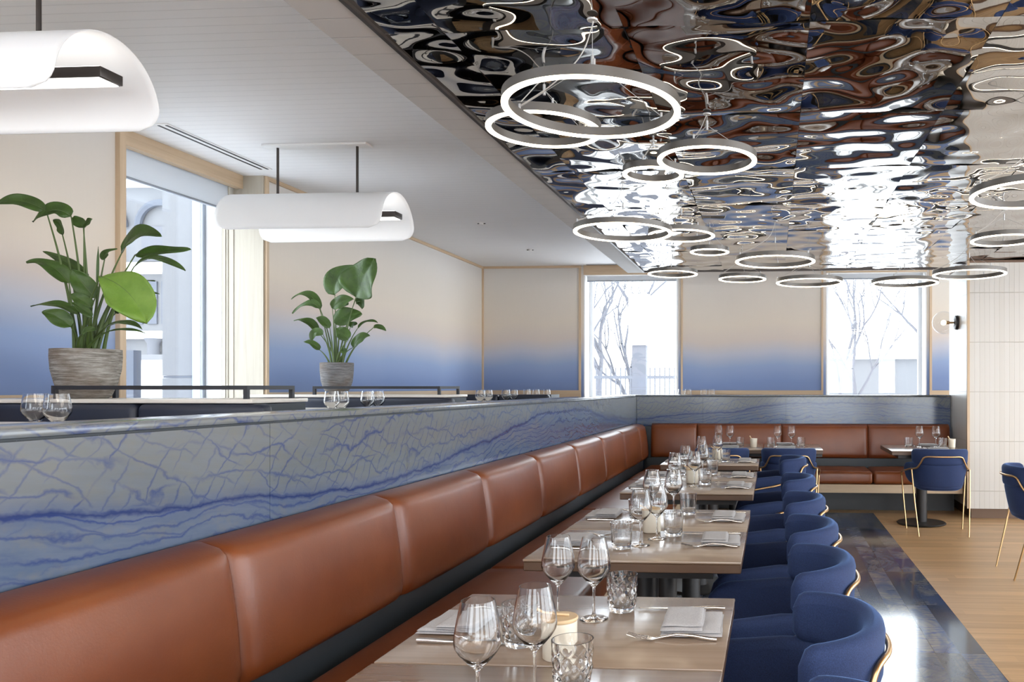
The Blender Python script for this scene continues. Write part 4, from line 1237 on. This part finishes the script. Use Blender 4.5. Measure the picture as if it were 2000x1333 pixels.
plant('potted_plant', 'smaller potted bird of paradise in a tall grey pot on the second ledge', 658, 5.70,
      [(0, 0), (.058, 0), (.068, .008), (.092, .045), (.108, .10), (.115, .17), (.116, .236), (.109, .238), (.106, .20), (.09, .05), (0, .03)], 1.277 + .0192, p2l, M['pot_dark'], .0042)

# ================================================================ OUTDOORS
b = MB(); b.box((-60, YB + .46, -.25), (60, 70, -.12)); b.box((-60, -20, -.25), (XL - .55, YB + .46, -.12)); struct('ground_outside', b, M['snow'])
rt = random.Random(21)
def tree(label, x, y, h, spread, seed, trunk_r=.13, fork=.28):
    r = thing('bare_tree', label, 'tree', (x, y, -.12), group='bare winter trees outside')
    rg = random.Random(seed); b = MB()
    def br(p, d, L, rad, depth):
        pts = [p]; q = p.copy(); dd = d.copy(); n = 4
        for i in range(n):
            dd = (dd + Vector((rg.uniform(-.16,.16), rg.uniform(-.16,.16), rg.uniform(-.02,.14)))).normalized()
            q = q + dd*(L/n); pts.append(q.copy())
        b.tube(pts, [rad*(1 - .45*i/n) for i in range(n+1)], 6 if depth < 2 else 4)
        if depth >= 5: return
        for k in range(3 if depth < 4 else 2):
            t = rg.choice((2, 3, 4)) if k else 4
            a = rg.uniform(0, 2*PI); s = rg.uniform(.35, .8)*spread
            nd = (dd + Vector((math.cos(a)*s, math.sin(a)*s, rg.uniform(-.1, .25)))).normalized()
            br(pts[t], nd, L*rg.uniform(.6, .82), rad*.55, depth+1)
    br(Vector((0,0,0)), Vector((0,0,1)), h*fork, trunk_r, 0)
    b.build('branches', M['bark'], r, True, 80)
tree('bare winter tree outside, left trunk in the right rear window', 2.45, 22.5, 7.5, 1.1, 4, .09, .27)
tree('bare winter tree outside, forked trunk in the right rear window', 3.3, 17.0, 7.5, 1.1, 9, .11, .22)
tree('faint bare tree far beyond the right rear window', 2.2, 27.0, 9, 1.0, 15, .10, .3)
tree('bare winter tree outside in the left rear window, right half', -3.6, 20.0, 9, 1.1, 30, .12, .22)
tree('bare winter tree outside in the left rear window, farther back', -6.0, 27.0, 10, 1.1, 33, .14, .25)
def fbox(name, label, cat, parts, loc):
    r = thing(name, label, cat, loc)
    for (nm, a, c, mm) in parts:
        b = MB(); b.box(a, c); b.build(nm, M[mm], r, False)
    return r
# tower with vertical fins seen in the left rear window
pa = [('facade', (-3.2, 0, 0), (1.6, 4, 22), 'snow')]
for i in range(22): pa.append(('fin', (-3.1 + i*.21, -.22, 4.2), (-3.04 + i*.21, -.02, 22), 'stone_mid'))
for i in range(5): pa.append(('floor_band', (-3.2, -.1, 4.0 + i*3.2), (1.6, -.001, 4.25 + i*3.2), 'stone_out'))
fbox('office_tower', 'pale tower with vertical fins outside the left rear window', 'building', pa, (-11.6, 42, -.12))
fbox('low_building', 'long low pale building outside the right rear window', 'building', [('wall', (0, 0, 0), (9, 4, 2.6), 'stone_out'), ('roof', (-.2, -.2, 2.6), (9.2, 4, 2.85), 'snow')], (2.2, 32, -.12))
fbox('street_pillar', 'slim street pillar with a white sign box outside the left rear window', 'pillar', [('post', (-.14, -.1, 0), (.14, .1, 2.3), 'stone_mid'), ('sign_box', (-.2, -.14, 2.3), (.2, .14, 3.3), 'snow')], (-2.62, 15.5, -.12))
def fence(label, loc, n, dx, h):
    r = thing('iron_fence', label, 'fence', loc)
    b = MB()
    for i in range(n): b.box((i*dx - .015, -.015, 0), (i*dx + .015, .015, h))
    b.build('bars', M['stone_mid'], r, False)
    b = MB(); b.box((0, -.02, h*.86), (n*dx, .02, h*.9)); b.build('rail', M['stone_mid'], r, False)
fence('pale iron fence outside below the left rear window', (-5.6, 19, -.12), 40, .12, 1.95)
# left window: stone column and building with an arch
fbox('stone_column', 'pale stone column just outside the left window', 'column', [('shaft', (-.17, 0, 0), (.17, .5, 1.55), 'stone_out'), ('shaft', (-.17, 0, 1.57), (.17, .5, 5.5), 'stone_out'), ('joint', (-.165, .005, 1.551), (.165, .495, 1.569), 'stone_dark')], (-5.10, 6.5, -.12))
def arch_building():
    r = thing('stone_building', 'old stone building with an arched window outside the left window', 'building', (-25, 30, -.12))
    b = MB(); b.box((-8, 0, 0), (4, 4, 6.2)); b.box((-8, .5, 6.2), (4, 4, 16)); b.build('wall', M['stone_out'], r, False)
    b = MB(); b.box((-8, -.5, 6.0), (4, .49, 6.4)); b.box((-8, .0, 9.6), (4, .49, 10.0)); b.box((-8, -.3, 3.4), (4, -.01, 3.7)); b.build('cornice', M['snow'], r, False)
    for k in (-2.2, .3, 2.6):
        ring = [(k + .95*math.cos(a), .36, 8.0 + .95*math.sin(a)) for a in [PI*i/16 for i in range(17)]]
        b = MB(); b.tube(ring, .14, 6); b.build('arch', M['stone_dark'], r, False)
        b = MB(); b.box((k - .85, .42, 6.6), (k + .85, .49, 8.0)); b.build('window', M['stone_mid'], r, False)
        for i in range(3):
            b = MB(); b.box((k - .8 + i*.6, -.08, 4.0), (k - .4 + i*.6, -.005, 5.7)); b.build('window', M['stone_dark'], r, False)
    b = MB()
    for k in (-1.6, .6, 2.4): b.lathe([(.3, 0), (.3, .3), (.22, .4), (.22, 3.2), (.34, 3.4)], 14, Matrix.Translation((k, -.35, 0)))
    b.build('columns', M['stone_mid'], r)
arch_building()
fbox('bollard', 'grey post standing outside the left window', 'post', [('post', (-.045, -.045, 0), (.045, .045, 1.81), 'stone_dark')], (-5.88, 6.9, -.12))
fbox('stone_steps', 'white stone terrace wall outside the left window', 'wall', [('step', (-3, 0, 0), (2.2, 1, 1.2), 'snow'), ('step', (-3, .3, 1.2), (1.6, 1, 2.0), 'snow'), ('coping', (-3.05, .2, 2.0), (1.7, 1, 2.1), 'stone_out')], (-13.2, 14.2, -.12))
